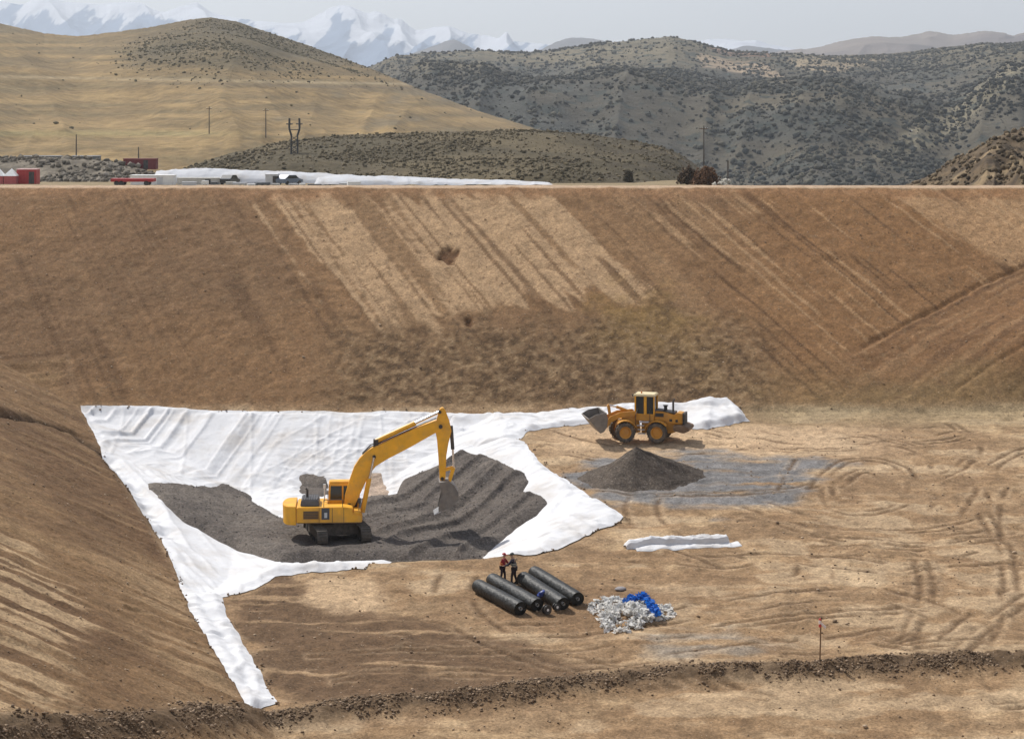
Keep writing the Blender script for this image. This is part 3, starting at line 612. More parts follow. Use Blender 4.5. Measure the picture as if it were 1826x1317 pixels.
# upper
m = MB(); m.prism([(-2.35, 1.18), (1.45, 1.18), (1.5, 1.32), (1.5, 1.62), (.95, 1.72), (.95, 2.05), (.4, 2.12), (-2.35, 2.12)], -1.5, -.42); body = m.build('engine_housing', YEL, exc, .05)
m = MB(); m.box(-1.3, 1.35, -.4, 1.45, 1.18, 1.5); m.build('upper_deck', YEL, exc, .04)
m = MB(); m.box(-2.35, -.55, -.38, 1.48, 1.52, 2.1); m.build('left_housing', YEL, exc, .05)
cwp = [(-2.36, -1.5)] + [(-2.4 - .78 * math.cos(a) ** .6 if abs(math.cos(a)) > 1e-3 else -2.4, 1.5 * math.sin(a)) for a in np.linspace(-1.3, 1.3, 13)] + [(-2.36, 1.5)]
m = MB(); n_ = len(cwp); m.add([(x, y, 1.1) for x, y in cwp] + [(x - .03, y, 2.18) for x, y in cwp], [tuple(range(n_)), tuple(range(2 * n_ - 1, n_ - 1, -1))] + [(i, n_ + i, n_ + (i + 1) % n_, (i + 1) % n_) for i in range(n_)])
m.build('counterweight', YEL, exc, .025)
m = MB(); m.box(-2.15, -1.0, -1.15, .75, 2.12, 2.5, .08, .08); hd = m.build('engine_hood', HOOD, exc, .05)
m = MB(); [m.box(-2.0 + i * .14, -1.93 + i * .14, -.9, .5, 2.5, 2.53) for i in range(7)]; m.build('hood_slats', BLK, hd)
m = MB(); m.cyl((-1.75, -.2, 2.5), (-1.75, -.2, 2.95), .07); m.cyl((-1.75, -.2, 2.93), (-1.85, -.2, 3.03), .06); m.build('exhaust_pipe', BLK, exc)
m = MB(); m.box(-1.95, -1.05, -1.53, -1.502, 1.45, 1.92); gl = m.build('side_grille', mat('brown_vent', (.23, .12, .03), .7), exc)
m = MB(); [m.box(-1.9, -1.1, -1.545, -1.531, 1.5 + i * .09, 1.54 + i * .09) for i in range(5)]; m.build('grille_slat', BLK, gl)
m = MB(); m.box(-.88, -.42, -1.525, -1.502, 1.42, 2.08); dc = m.build('side_panel', mat('dark_decal', (.055, .06, .075), .4), exc)
m = MB(); m.box(-.72, -.55, -1.535, -1.526, 1.52, 1.82); m.build('panel_mark', LTG, dc)
m = MB(); [m.box(x - .012, x + .012, -1.512, -1.5015, 1.24, 2.08) for x in (-1.02, -.25, .42)]; m.each('panel_seam', BLK, body)
m = MB(); m.box(-2.3, 1.44, -1.515, -1.502, 1.2, 1.235); m.build('lower_trim', BLK, body)
m = MB(); m.box(2.6, 3.6, -.278, -.271, 5.0, 5.03); m.box(3.6, 3.9, -.278, -.271, 5.36, 5.6)
m = MB(); m.box(.98, 1.42, -1.4, -.5, 1.63, 1.9); m.build('tool_box', YEL, exc, .04)
m = MB()
for x in (-.75, .35): m.cyl((x, -1.4, 2.1), (x, -1.4, 2.55), .02, n=8)
m.cyl((-.75, -1.4, 2.55), (.35, -1.4, 2.55), .02, n=8); m.build('handrail', BLK, exc)
m = MB(); m.cyl((1.3, -1.4, 1.9), (1.35, -1.5, 2.5), .02, n=8); m.box(1.25, 1.42, -1.6, -1.42, 2.35, 2.65); m.build('mirror', BLK, exc)
# cab on the far side
m = MB(); m.prism([(-.55, 1.5), (1.25, 1.5), (1.35, 2.3), (1.12, 3.12), (.95, 3.18), (-.5, 3.18)], .45, 1.42); cab = m.build('cab', YEL, exc, .05)
m = MB(); m.prism([(-.42, 2.2), (.28, 2.2), (.28, 3.02), (-.38, 3.02)], .435, .449); m.prism([(.38, 1.75), (1.18, 1.75), (1.26, 2.3), (1.06, 3.02), (.38, 3.02)], .435, .449)
m.each('cab_window', GLS, cab)
m = MB(); m.box(-.572, -.553, .6, 1.3, 2.2, 3.0); m.build('rear_window', GLS, cab)
m = MB(); m.box(-.5, 1.05, .5, 1.38, 3.18, 3.26, .06, .06); m.build('cab_roof', YEL, cab, .03)
m = MB(); m.cyl((-.75, .35, 2.1), (-.75, .35, 3.1), .035, n=8); m.box(-.82, -.68, .3, .4, 2.9, 3.15); m.build('beacon_post', WHT, exc)
# boom
bo = [(.42, 2.1), (.46, 2.5), (.75, 3.5), (1.02, 4.25), (1.35, 4.75), (1.75, 5.15), (2.2, 5.42), (2.95, 5.75), (4.5, 6.45), (5.9, 6.95), (6.3, 6.8), (6.38, 6.5), (6.15, 6.3), (5.8, 6.2), (4.4, 5.42), (2.95, 4.68), (2.3, 4.28), (1.95, 3.85), (1.6, 3.15), (1.05, 1.95), (.75, 1.75), (.5, 1.82)]
m = MB(); m.prism(bo, -.27, .27); boom = m.build('boom', YEL, exc, .03)
m = MB(); m.cyl((2.2, -.33, 4.85), (2.2, .33, 4.85), .11); m.cyl((6.15, -.36, 6.6), (6.15, .36, 6.6), .12); m.cyl((.72, -.4, 2.0), (.72, .4, 2.0), .12); m.each('boom_pin', BLK, boom)
m = MB(); m.tube([(1.5, -.15, 5.0), (2.0, -.17, 5.42), (3.0, -.2, 5.86), (4.6, -.2, 6.56), (5.9, -.2, 7.1)], .035); m.tube([(1.5, .1, 5.0), (2.0, .12, 5.5), (3.0, .15, 5.9), (4.6, .15, 6.6)], .035); m.each('hydraulic_hose', BLK, boom)
for y in (-.42, .42):
    m = MB(); m.cyl((1.52, y, 1.6), (1.92, y, 3.6), .13); c = m.build('boom_cylinder', YEL, exc, smooth=False)
    m = MB(); m.cyl((1.9, y, 3.5), (2.18, y, 4.85), .07); m.build('cylinder_rod', CHR, c)
m = MB(); m.cyl((2.3, 0, 5.72), (4.65, 0, 6.78), .15); ac = m.build('arm_cylinder', YEL, exc)
m = MB(); m.cyl((4.6, 0, 6.76), (6.05, 0, 7.42), .085); m.build('cylinder_rod', CHR, ac)
m = MB(); m.box(2.15, 2.45, -.2, .2, 5.4, 5.85); m.build('cylinder_bracket', BLK, boom)
ar = [(6.12, 7.65), (6.3, 7.72), (6.45, 7.5), (6.68, 6.9), (6.8, 6.3), (6.62, 5.6), (6.5, 4.9), (6.44, 3.5), (6.3, 3.32), (6.1, 3.4), (6.02, 4.8), (5.95, 5.7), (5.85, 6.3), (5.92, 7.0)]
m = MB(); m.prism(ar, -.22, .22); arm = m.build('arm', YEL, exc, .03)
m = MB(); m.cyl((6.1, -.27, 7.45), (6.1, .27, 7.45), .1); m.cyl((6.25, -.3, 3.5), (6.25, .3, 3.5), .1); m.each('arm_pin', BLK, arm)
m = MB(); m.cyl((6.78, 0, 6.6), (6.88, 0, 5.2), .11); bc = m.build('bucket_cylinder', BLK, exc)
m = MB(); m.cyl((6.88, 0, 5.25), (6.93, 0, 4.1), .06); m.build('cylinder_rod', CHR, bc)
m = MB()
for y in (-.27, .27): m.prism([(6.86, 4.15), (7.02, 4.1), (6.5, 3.95), (6.3, 4.0)], y - .03, y + .03); m.prism([(6.86, 4.15), (7.02, 4.12), (6.75, 3.25), (6.6, 3.3)], y - .03, y + .03)
m.each('bucket_linkage', YEL, exc)
outer = [(6.05, 3.35), (6.6, 3.42), (6.95, 3.15), (7.18, 2.75), (7.22, 2.35), (6.95, 2.02), (6.55, 1.8), (6.02, 1.6)]
inner = [(6.1, 1.68), (6.5, 1.88), (6.88, 2.1), (7.12, 2.4), (7.09, 2.72), (6.88, 3.08), (6.56, 3.32), (6.1, 3.26)]
m = MB(); m.prism(outer + inner, -.68, .68); bk = m.build('bucket', STL, exc)
m = MB(); [m.prism([(6.05, 3.35), (6.6, 3.42), (6.95, 3.15), (7.18, 2.75), (7.22, 2.35), (6.95, 2.02), (6.55, 1.8), (6.02, 1.6), (6.0, 1.8), (6.2, 2.6)], y - .03, y + .03) for y in (-.7, .7)]; m.each('bucket_side', STL, bk)
for i in range(5):
    y = -.6 + i * .3; m = MB(); m.prism([(6.2, 1.75), (6.15, 1.58), (5.75, 1.42), (5.74, 1.46)], y - .05, y + .05); m.build('bucket_tooth', LTG, bk)

# ------------------------------------------------------------------ wheel loader
lx, ly = 8.75, 137.2
ldr = empty('wheel_loader', (lx, ly, float(zg(lx, ly)) + .02), math.radians(180 - 15), .97)
tag(ldr, 'orange wheel loader with raised grey bucket parked behind the gravel pile', 'wheel loader')
def wheel(x, y, R4, parent=ldr):
    r = .70; w = .26
    m = MB(); m.M = R4; m.lathe_y([(.40, -w * .8), (.55, -w), (.64, -w * .95), (.68, -w * .6), (.69, 0), (.68, w * .6), (.64, w * .95), (.55, w), (.40, w * .8), (.40, -w * .8)], (x, y, r), 32)
    t = m.build('tyre', TYR, parent)
    m = MB(); m.M = R4
    for i in range(20):
        a = 2 * math.pi * i / 20
        for sg in (-1, 1):
            a2 = a + (.12 if sg > 0 else 0); ca, sa = math.cos(a2), math.sin(a2); cb, sb = math.cos(a2 + .13), math.sin(a2 + .13)
            y0, y1 = (y + .0, y + sg * w * .98)
            v = [(x + q * c_, yy, r + q * s_) for yy in (y0, y1) for (q, c_, s_) in ((.66, ca, sa), (.66, cb, sb), (.73 if yy == y0 else .70, cb, sb), (.73 if yy == y0 else .70, ca, sa))]
            m.add(v, [(0, 1, 2, 3), (7, 6, 5, 4), (0, 4, 5, 1), (1, 5, 6, 2), (2, 6, 7, 3), (3, 7, 4, 0)])
    m.build('tread', TYR, t)
    m = MB(); m.M = R4; m.lathe_y([(0, -.1), (.14, -.13), (.16, -.08), (.3, -.06), (.38, -.2), (.42, -.22), (.42, .22), (.38, .2), (.3, .06), (0, .06)], (x, y, r), 24); m.build('rim', ORG, t)
I4 = Matrix.Identity(4); FR = Matrix.Rotation(math.radians(24), 4, 'Z')
for y in (-.98, .98): wheel(-1.35, y, I4); wheel(1.35, y, FR)
m = MB(); m.prism([(-.15, .55), (-.15, 1.45), (-1.0, 1.5), (-3.0, 1.3), (-3.1, .95), (-2.3, .6)], -.45, .45); m.cyl((-1.35, -.8, .7), (-1.35, .8, .7), .16); m.build('rear_frame', ORG, ldr, .03)
m = MB(); m.prism([(-1.12, 1.45), (-1.12, 2.12), (-1.6, 2.12), (-2.55, 1.9), (-2.6, 2.05), (-3.05, 2.0), (-3.08, 1.3), (-2.0, 1.3), (-1.9, 1.45)], -.62, .62); hd = m.build('engine_hood', ORG, ldr, .05)
m = MB(); m.prism([(-1.15, 2.125), (-1.6, 2.14), (-2.5, 1.95), (-2.5, 2.06), (-1.15, 2.2)], -.5, .5); m.build('hood_top', BLK, hd)
m = MB(); m.box(-1.75, -1.15, -.645, -.622, 1.75, 2.0); m.box(-2.35, -2.15, -.645, -.622, 1.45, 1.62); m.box(-1.75, -1.15, .622, .645, 1.75, 2.0); m.box(-2.35, -2.15, .622, .645, 1.45, 1.62); m.box(-2.75, -2.58, .622, .645, 1.42, 1.6); m.each('hood_vent', BLK, hd)
m = MB(); m.box(-3.2, -3.07, -.58, .58, 1.25, 2.02); [m.box(-3.225, -3.2, -.5, .5, 1.32 + i * .09, 1.36 + i * .09) for i in range(7)]; m.build('radiator_grille', BLK, ldr)
m = MB(); m.prism([(-2.5, .85), (-2.45, 1.22), (-3.2, 1.24), (-3.6, 1.1), (-3.62, .9), (-3.2, .7)], -1.0, 1.0); m.build('counterweight', mat('dusty_counterweight', (.16, .10, .06), .7, dirt=DUST, dirtamt=.4), ldr, .05)
m = MB(); m.cyl((-2.35, .25, 1.95), (-2.35, .25, 2.85), .07); m.cyl((-2.35, .25, 2.82), (-2.46, .25, 2.98), .06); m.build('exhaust_pipe', BLK, ldr)
m = MB(); m.cyl((-1.75, -.1, 2.1), (-1.75, -.1, 2.42), .12); m.cyl((-1.75, -.1, 2.42), (-1.75, -.1, 2.48), .18); m.build('air_intake', BLK, ldr)
for y in (-.98, .98):
    m = MB(); pts = [(math.cos(a) * .86 - 1.35, math.sin(a) * .82 + .72) for a in np.linspace(.25, 2.5, 9)]; pin = [(math.cos(a) * .81 - 1.35, math.sin(a) * .77 + .72) for a in np.linspace(2.5, .25, 9)]
    m.prism(pts + pin, y - .27, y + .27); m.build('rear_mudguard', ORG, ldr)
# cab
m = MB(); m.box(-1.1, .3, -.66, .66, 1.42, 1.86); m.build('cab_base', ORG, ldr, .04)
m = MB(); P4 = [(.28, .60), (.28, -.60), (-.42, .62), (-.42, -.62), (-1.05, .6), (-1.05, -.6)]
for k, (x, y) in enumerate(P4): wd = .12 if k in (2, 3) else .06; m.box(x - wd, x + wd * .6, y - .04, y + .04, 1.86, 3.12)
m.box(-1.05, .28, -.6, .6, 1.84, 1.9); m.build('cab_frame', YEL, ldr, .01)
m = MB(); m.box(-1.02, .25, -.57, .57, 1.9, 3.1); m.build('cab_window', GLS, ldr)
m = MB(); m.box(-1.16, .42, -.72, .72, 3.12, 3.28, .06, .06); rf = m.build('cab_roof', mat('pale_cream_paint', (.72, .60, .36), .5), ldr, .04)
m = MB(); [m.box(.40, .5, y - .08, y + .08, 3.1, 3.24) for y in (-.5, .5)]; m.each('work_lamp', BLK, rf)
m = MB(); m.cyl((-.1, .2, 3.28), (-.1, .2, 3.42), .05); m.build('beacon', mat('amber', (.5, .15, .02), .3), rf)
m = MB(); m.box(-.75, -.1, .66, 1.05, 1.36, 1.42); [m.box(-.5 + i * .04, .0 + i * .04, .72 + i * .03, 1.0, .55 + i * .28, .6 + i * .28) for i in range(3)]; m.box(-.55, .1, -1.05, -.66, 1.36, 1.42); m.each('step', LTG, ldr)
m = MB(); m.tube([(.15, 1.03, .6), (.15, 1.03, 1.9), (.05, .7, 2.3)], .022); m.tube([(-.85, 1.03, 1.4), (-.85, 1.03, 2.2), (-.85, .7, 2.3)], .022); m.each('handrail', BLK, ldr)
# front frame
m = MB(); m.M = FR; m.prism([(.1, .6), (.15, 1.35), (.6, 1.95), (1.3, 1.9), (1.75, 1.1), (1.7, .55), (.6, .5)], -.38, .38); m.cyl((1.35, -.8, .7), (1.35, .8, .7), .16); m.build('front_frame', ORG, ldr, .04)
for y in (-.98, .98):
    m = MB(); m.M = FR; pts = [(math.cos(a) * .86 + 1.35, math.sin(a) * .84 + .72) for a in np.linspace(.9, 2.7, 8)]; pin = [(math.cos(a) * .81 + 1.35, math.sin(a) * .79 + .72) for a in np.linspace(2.7, .9, 8)]
    m.prism(pts + pin, y - .27, y + .27); m.build('front_mudguard', ORG, ldr)
for y in (-.52, .52):
    m = MB(); m.M = FR; m.prism([(.35, 1.98), (.5, 2.1), (1.6, 2.02), (2.3, 1.75), (2.75, 1.15), (2.68, 1.0), (2.5, .98), (2.2, 1.35), (1.6, 1.66), (.6, 1.75)], y - .07, y + .07); m.build('lift_arm', ORG, ldr, .02)
    m = MB(); m.M = FR; m.cyl((.7, y * .8, 1.0), (1.5, y * .8, 1.55), .09); c = m.build('lift_cylinder', ORG, ldr)
    m = MB(); m.M = FR; m.cyl((1.45, y * .8, 1.5), (1.95, y * .8, 1.62), .05); m.build('cylinder_rod', CHR, c)
m = MB(); m.M = FR; m.prism([(2.05, 1.3), (2.2, 1.28), (2.42, 2.45), (2.3, 2.55), (2.2, 2.4)], -.1, .1); m.box(1.9, 2.2, -.5, .5, 1.45, 1.6); m.build('tilt_lever', ORG, ldr, .02)
m = MB(); m.M = FR; m.cyl((.8, 0, 2.0), (1.75, 0, 2.35), .1); c = m.build('tilt_cylinder', ORG, ldr)
m = MB(); m.M = FR; m.cyl((1.7, 0, 2.33), (2.32, 0, 2.46), .06); m.build('cylinder_rod', CHR, c)
ob = [(2.72, 2.15), (2.62, 1.7), (2.68, 1.15), (2.9, .82), (3.15, .72), (4.0, 1.72), (3.96, 1.76), (3.12, .82), (2.95, .9), (2.76, 1.2), (2.70, 1.7), (2.80, 2.13)]
m = MB(); m.M = FR; m.prism(ob, -1.3, 1.3); bk = m.build('bucket', STL, ldr)
m = MB(); m.M = FR; [m.prism([(2.72, 2.15), (2.62, 1.7), (2.68, 1.15), (2.9, .82), (3.15, .72), (4.0, 1.72), (3.5, 2.0)], y - .025, y + .025) for y in (-1.31, 1.31)]; m.each('bucket_side', STL, bk)

# ------------------------------------------------------------------ black liner rolls
ROLL = mat('black_liner', (.010, .011, .011), .5, var=.4, scale=2, dirt=(.09, .085, .07), dirtamt=.35, bump=.05, bscale=5, spec=.3)
CORE = mat('roll_core', (.62, .60, .56), .7)
def roll(pa, pb, r, label):
    a = at(*pa); b = at(*pb); c = (a + b) / 2; d = b - a; L = d.length
    e = empty('liner_roll', (c.x, c.y, c.z), math.atan2(d.y, d.x)); tilt = math.atan2(d.z, Vector((d.x, d.y)).length)
    e.rotation_euler = (0, -tilt, math.atan2(d.y, d.x))
    tag(e, label, 'liner roll', 'black liner rolls')
    m = MB(); n = 40; nr = 22; vs = []; fs = []
    sd_ = random.randint(0, 99)
    for k in range(nr + 1):
        x = -L / 2 + L * k / nr
        for i in range(n):
            t = 2 * math.pi * i / n; rr_ = r * (1 + .03 * math.sin(t * 2 + sd_) + .07 * float(fbm(np.array(x * 1.1 + sd_), np.array(t * 1.2), 5, 2))) * (1 - (.06 if k in (0, nr) else 0))
            vs.append((x, rr_ * 1.06 * math.cos(t), r * .93 + rr_ * .95 * math.sin(t)))
    for k in range(nr):
        for i in range(n): fs.append((k * n + i, k * n + (i + 1) % n, (k + 1) * n + (i + 1) % n, (k + 1) * n + i))
    m.add(vs, fs); o = m.build('rolled_liner', ROLL, e); o.data.polygons.foreach_set('use_smooth', [True] * len(o.data.polygons))
    for sg in (-1, 1):
        m = MB()
        for q in range(7):
            r0, r1 = .1 + (r * .9 - .1) * q / 7, .1 + (r * .9 - .1) * (q + .75) / 7; x = sg * (L / 2 - .02 * (q % 2)) 
            m.add([(x, r0 * math.cos(t), r * .93 + r0 * math.sin(t)) for t in np.linspace(0, 2 * np.pi, 25)[:-1]] + [(x, r1 * math.cos(t), r * .93 + r1 * math.sin(t)) for t in np.linspace(0, 2 * np.pi, 25)[:-1]], [(i, (i + 1) % 24, 24 + (i + 1) % 24, 24 + i) for i in range(24)])
        m.cyl((sg * (L / 2 - .12), 0, r * .93), (sg * (L / 2 - .1), 0, r * .93), r * .9, n=24); m.build('roll_end', ROLL, e)
    m = MB(); m.cyl((-L / 2 - .05, 0, r * .93), (L / 2 + .05, 0, r * .93), .085, n=16, cap=False); m.cyl((-L / 2 + .3, 0, r * .93), (L / 2 - .3, 0, r * .93), .08, n=12); m.build('core_tube', CORE, e)
roll((852, 1053), (928, 1098), .37, 'leftmost black liner roll, nearest the empty floor on the left')
roll((877, 1042), (958, 1091), .35, 'black liner roll second from the left, against the leftmost one')
roll((932, 1042), (1004, 1087), .36, 'black liner roll third from the left, just right of the gap with the blue bundle')
roll((952, 1032), (1030, 1079), .37, 'rightmost black liner roll, nearest the white rubbish heap')
# blue bundle and small reels between the rolls
def crumple(name, P, S, m, jag=.3, flat=.7, par=None):
    o = lumps(name, P, S, m, np.ones((len(P), 3)) * .5, flat=flat, jag=jag, sub=2, smooth=False, sink=.3)
    if par: o.parent = par
    return o
BLUE = mat('blue_tarp', (.018, .12, .50), .35, var=.25, scale=4)
NAVY = mat('dark_blue_tarp', (.02, .05, .25), .4, var=.25, scale=4)
p = at(969, 1072); tag(crumple('blue_bundle', np.array([[p.x, p.y, p.z + .35], [p.x + .2, p.y + .1, p.z + .3], [p.x - .15, p.y + .2, p.z + .2]]), np.array([.22, .18, .2]), NAVY), 'small dark blue bundle lying in the gap between the black rolls', 'bundle')
def reel(px, py, r, label):
    p = at(px, py); e = empty('welding_reel', p, math.radians(35)); tag(e, label, 'reel', 'small black reels by the rolls')
    m = MB(); m.lathe_y([(.06, -.1), (r, -.1), (r, -.07), (r * .6, -.06), (r * .6, .06), (r, .07), (r, .1), (.06, .1), (.06, -.1)], (0, 0, r), 22); m.build('spool', BLK, e)
    m = MB(); m.lathe_y([(0, -.11), (.07, -.11), (.07, .11), (0, .11)], (0, 0, r), 12); m.build('hub', WHT, e)
reel(975, 1094, .24, 'small black reel with a white hub standing at the front end of the second roll')
reel(992, 1088, .18, 'smaller black reel on the ground between the second and third rolls')

# ------------------------------------------------------------------ people
def finger_chain(wrist, dirv, side):
    out = []; d = Vector(dirv).normalized(); s = Vector(side).normalized()
    palm = Vector(wrist) + d * .085
    for k, ln in enumerate((.075, .085, .08, .062)):
        b = palm + s * (.03 - .02 * k); mid = b + d * ln * .55; tip = mid + d * ln * .4 + Vector((0, 0, -.01)) + s.cross(d) * .015
        out.append((b, mid, tip))
    th = Vector(wrist) + d * .03 + s * .03; out.append((th, th + s * .03 + d * .03, th + s * .035 + d * .055)); return palm, out
def person(name, loc, rz, label, pose, jac, trou, helmet, skin_c, vest=None, h=1.0):
    root = empty(name, loc, rz, h); tag(root, label, 'person')
    SK = mat('skin_' + name + str(round(rz, 1)), skin_c, .6); JM = mat('jacket_' + label[12:28], jac, .85, var=.15, scale=8); TM = mat('trousers_' + label[12:28], trou, .9, var=.15, scale=8)
    def skin(nm, V, E, R, m, rootv=0):
        me = bpy.data.meshes.new(nm); me.from_pydata([Vector(v) for v in V], E, []); me.materials.append(m)
        o = bpy.data.objects.new(nm, me); COL.objects.link(o); o.parent = root
        bm = bmesh.new(); bm.from_mesh(me); ly_ = bm.verts.layers.skin.verify()
        for i, v in enumerate(bm.verts):
            q = R[i]; v[ly_].radius = q if isinstance(q, tuple) else (q, q); v[ly_].use_root = (i == rootv)
        bm.to_mesh(me); bm.free()
        md = o.modifiers.new('skin', 'SKIN'); md.use_smooth_shade = True; s2 = o.modifiers.new('sub', 'SUBSURF'); s2.levels = 1; s2.render_levels = 1; return o
    J = pose; V = []; E = []; R = []
    def v(p, r, par=None):
        V.append(tuple(p)); R.append(r)
        if par is not None: E.append((par, len(V) - 1))
        return len(V) - 1
    pel = v(J['pelvis'], (.14, .11)); ch = v(J['chest'], (.155, .11), pel); nk = v(J['neck'], .06, ch)
    hd0 = v(J['head'] - Vector((0, 0, .06)), .078, nk); v(J['head'] + Vector((0, 0, .05)), .092, hd0)
    for s in ('l', 'r'):
        sh = v(J['sh' + s], .065, ch); el = v(J['el' + s], .048, sh); wr = v(J['wr' + s], .032, el)
        d = J['wr' + s] - J['el' + s]; side = Vector((0, -1 if s == 'l' else 1, 0)); palm, fg = finger_chain(J['wr' + s], d, side)
        pm = v(palm, (.036, .018), wr)
        for ch_ in fg:
            q = pm if ch_ is not fg[-1] else wr
            for pt in ch_: q = v(pt, .0095, q)
        hp = v(J['hp' + s], .095, pel); kn = v(J['kn' + s], .062, hp); an = v(J['an' + s], .042, kn); v(J['an' + s] + Vector((.13, 0, -.045)), (.045, .035), an)
    skin('body', V, E, R, SK)
    cl = [J['pelvis'], J['chest'], J['neck'] - Vector((0, 0, .05)), J['shl'], J['ell'], J['wrl'], J['shr'], J['elr'], J['wrr']]
    skin('jacket', cl, [(0, 1), (1, 2), (1, 3), (3, 4), (4, 5), (1, 6), (6, 7), (7, 8)], [(.165, .14), (.185, .14), .08, .085, .066, .05, .085, .066, .05], JM)
    tl = [J['pelvis'] - Vector((0, 0, .02)), J['hpl'], J['knl'], J['anl'] + Vector((0, 0, .03)), J['hpr'], J['knr'], J['anr'] + Vector((0, 0, .03))]
    skin('trousers', tl, [(0, 1), (1, 2), (2, 3), (0, 4), (4, 5), (5, 6)], [(.155, .13), .108, .08, .068, .108, .08, .068], TM)
    for s in ('l', 'r'):
        a = J['an' + s]; m = MB(); m.prism([(-.1, -.09), (.22, -.09), (.23, -.03), (.12, .03), (.06, .1), (-.09, .1)], a.y - .052, a.y + .052); m.M = Matrix.Identity(4)
        m.v = [(x + a.x, y, z + a.z) for x, y, z in m.v]; m.build('boot', BLK, root, .02)
    hc = J['head'] + Vector((0, 0, .07)); m = MB(); bv = [(x * .135 + hc.x, y * .12 + hc.y, max(z, -.05) * .13 + hc.z) for x, y, z in IV2]; m.add(bv, [tuple(f) for f in IF2]); m.box(hc.x + .02, hc.x + .2, hc.y - .09, hc.y + .09, hc.z - .012, hc.z + .004)
    m.build('helmet', helmet, root)
    f = J['head']; m = MB(); m.prism([(.085, .02), (.125, -.03), (.085, -.035)], -.013, .013); m.v = [(x + f.x, y + f.y, z + f.z) for x, y, z in m.v]; m.build('nose', SK, root)
    m = MB(); [m.box(f.x + .086, f.x + .1, f.y + q - .014, f.y + q + .014, f.z + .015, f.z + .028) for q in (-.035, .035)]; m.each('eye', BLK, root)
    if vest:
        m = MB(); c = J['chest']; p_ = J['pelvis']
        for k, q in ((.15, .178), (.45, .185)):
            z = p_.z + (c.z - p_.z) * (k + .3); x = p_.x + (c.x - p_.x) * (k + .3)
            m.add([(x + q * .98 * math.cos(t), q * 1.15 * math.sin(t) + p_.y, z + dz) for dz in (-.03, .03) for t in np.linspace(0, 2 * np.pi, 21)[:-1]], [(i, (i + 1) % 20, 20 + (i + 1) % 20, 20 + i) for i in range(20)])
        m.each('reflective_band', vest, root)
Vv_ = Vector
def pose(lean=.0, reach=0.0, step=.12):
    return dict(pelvis=Vv_((0, 0, .95)), chest=Vv_((lean * .5, 0, 1.27)), neck=Vv_((lean * .8, 0, 1.48)), head=Vv_((lean * 1.05, 0, 1.62)),
        shl=Vv_((lean * .7, .2, 1.40)), ell=Vv_((.05 + lean + reach * .2, .27, 1.14)), wrl=Vv_((.22 + lean + reach * .3, .2, .98 + reach * .15)),
        shr=Vv_((lean * .7, -.2, 1.40)), elr=Vv_((.02 + lean + reach * .2, -.27, 1.14)), wrr=Vv_((.14 + lean + reach * .35, -.2, .96 + reach * .2)),
        hpl=Vv_((0, .1, .9)), knl=Vv_((.05 + step * .5, .12, .5)), anl=Vv_((step, .13, .09)), hpr=Vv_((0, -.1, .9)), knr=Vv_((.03 - step * .3, -.12, .5)), anr=Vv_((-step, -.13, .09)))
p = at(896, 1038); person('person', p, math.radians(-20), 'person in a red jacket and dark trousers standing by the black rolls', pose(.1, .5), (.30, .018, .025), (.035, .02, .03), RED, (.45, .26, .18), mat('orange_band', (.75, .28, .1), .6), .86)
p = at(917, 1042); person('person', p, math.radians(165), 'person in a dark navy jacket and hard hat facing the one in red', pose(.12, .6), (.022, .022, .04), (.03, .018, .022), mat('grey_green_helmet', (.05, .06, .055), .4), (.45, .28, .2), mat('pale_band', (.3, .3, .26), .6), .92)

# ------------------------------------------------------------------ crumpled plastic heap with blue tarp
def film(name, c):
    m = mat(name, c, .7, var=.1, scale=5); n = m.node_tree.nodes; l = m.node_tree.links; t = n.new('ShaderNodeBsdfTranslucent'); t.inputs[0].default_value = (*c, 1)
    x = n.new('ShaderNodeMixShader'); x.inputs[0].default_value = .45; o = n['Material Output']; l.new(n['Principled BSDF'].outputs[0], x.inputs[1]); l.new(t.outputs[0], x.inputs[2]); l.new(x.outputs[0], o.inputs['Surface']); return m
PLA = film('white_plastic', (.82, .81, .78)); BLUE = film('blue_film', (.02, .17, .62))
def scraps(name, P, S, material, crump=.3):
    g = 6; n = len(P); u = np.linspace(-1, 1, g); U_, W_ = np.meshgrid(u, u); base = np.stack([U_, W_, 0 * U_], -1).reshape(-1, 3)
    q = RNG.normal(0, 1, (n, 4)); q /= np.linalg.norm(q, axis=1)[:, None]; q[:, 1:3] *= .8; q /= np.linalg.norm(q, axis=1)[:, None]
    w, x, y, z = q.T; M = np.stack([np.stack([1 - 2 * (y * y + z * z), 2 * (x * y - z * w), 2 * (x * z + y * w)], -1), np.stack([2 * (x * y + z * w), 1 - 2 * (x * x + z * z), 2 * (y * z - x * w)], -1), np.stack([2 * (x * z - y * w), 2 * (y * z + x * w), 1 - 2 * (x * x + y * y)], -1)], 1)
    V_ = base[None] * (1, .6, 1) + RNG.normal(0, crump, (n, g * g, 3)) + np.sin(base[None, :, :1] * 2.5 + RNG.random((n, 1, 1)) * 6) * (0, 0, .5)
    V_ = np.einsum('nij,nkj->nki', M, V_) * S[:, None, None]; V_[..., 2] *= .75; V_ = V_ + P[:, None]
    f = gridfaces(g, g); F_ = (f[None] + (np.arange(n) * g * g)[:, None, None]).reshape(-1, 4)
    V_ = V_.reshape(-1, 3); V_[:, 2] = np.maximum(V_[:, 2], zg(V_[:, 0], V_[:, 1]) + .01)
    return npmesh(name, V_, F_, material, smooth=False)
hc_ = at(1120, 1100); P = []; S = []
for k in range(330):
    a = random.random() * 6.283; q = math.sqrt(random.random()) * (1 + .25 * math.sin(3 * a + 1)); x = hc_.x + q * 1.85 * math.cos(a); y = hc_.y + q * 2.3 * math.sin(a)
    P.append((x, y, float(zg(x, y)) + max(0, 1 - q) * .6 * random.random() + .06)); S.append(random.uniform(.08, .26))
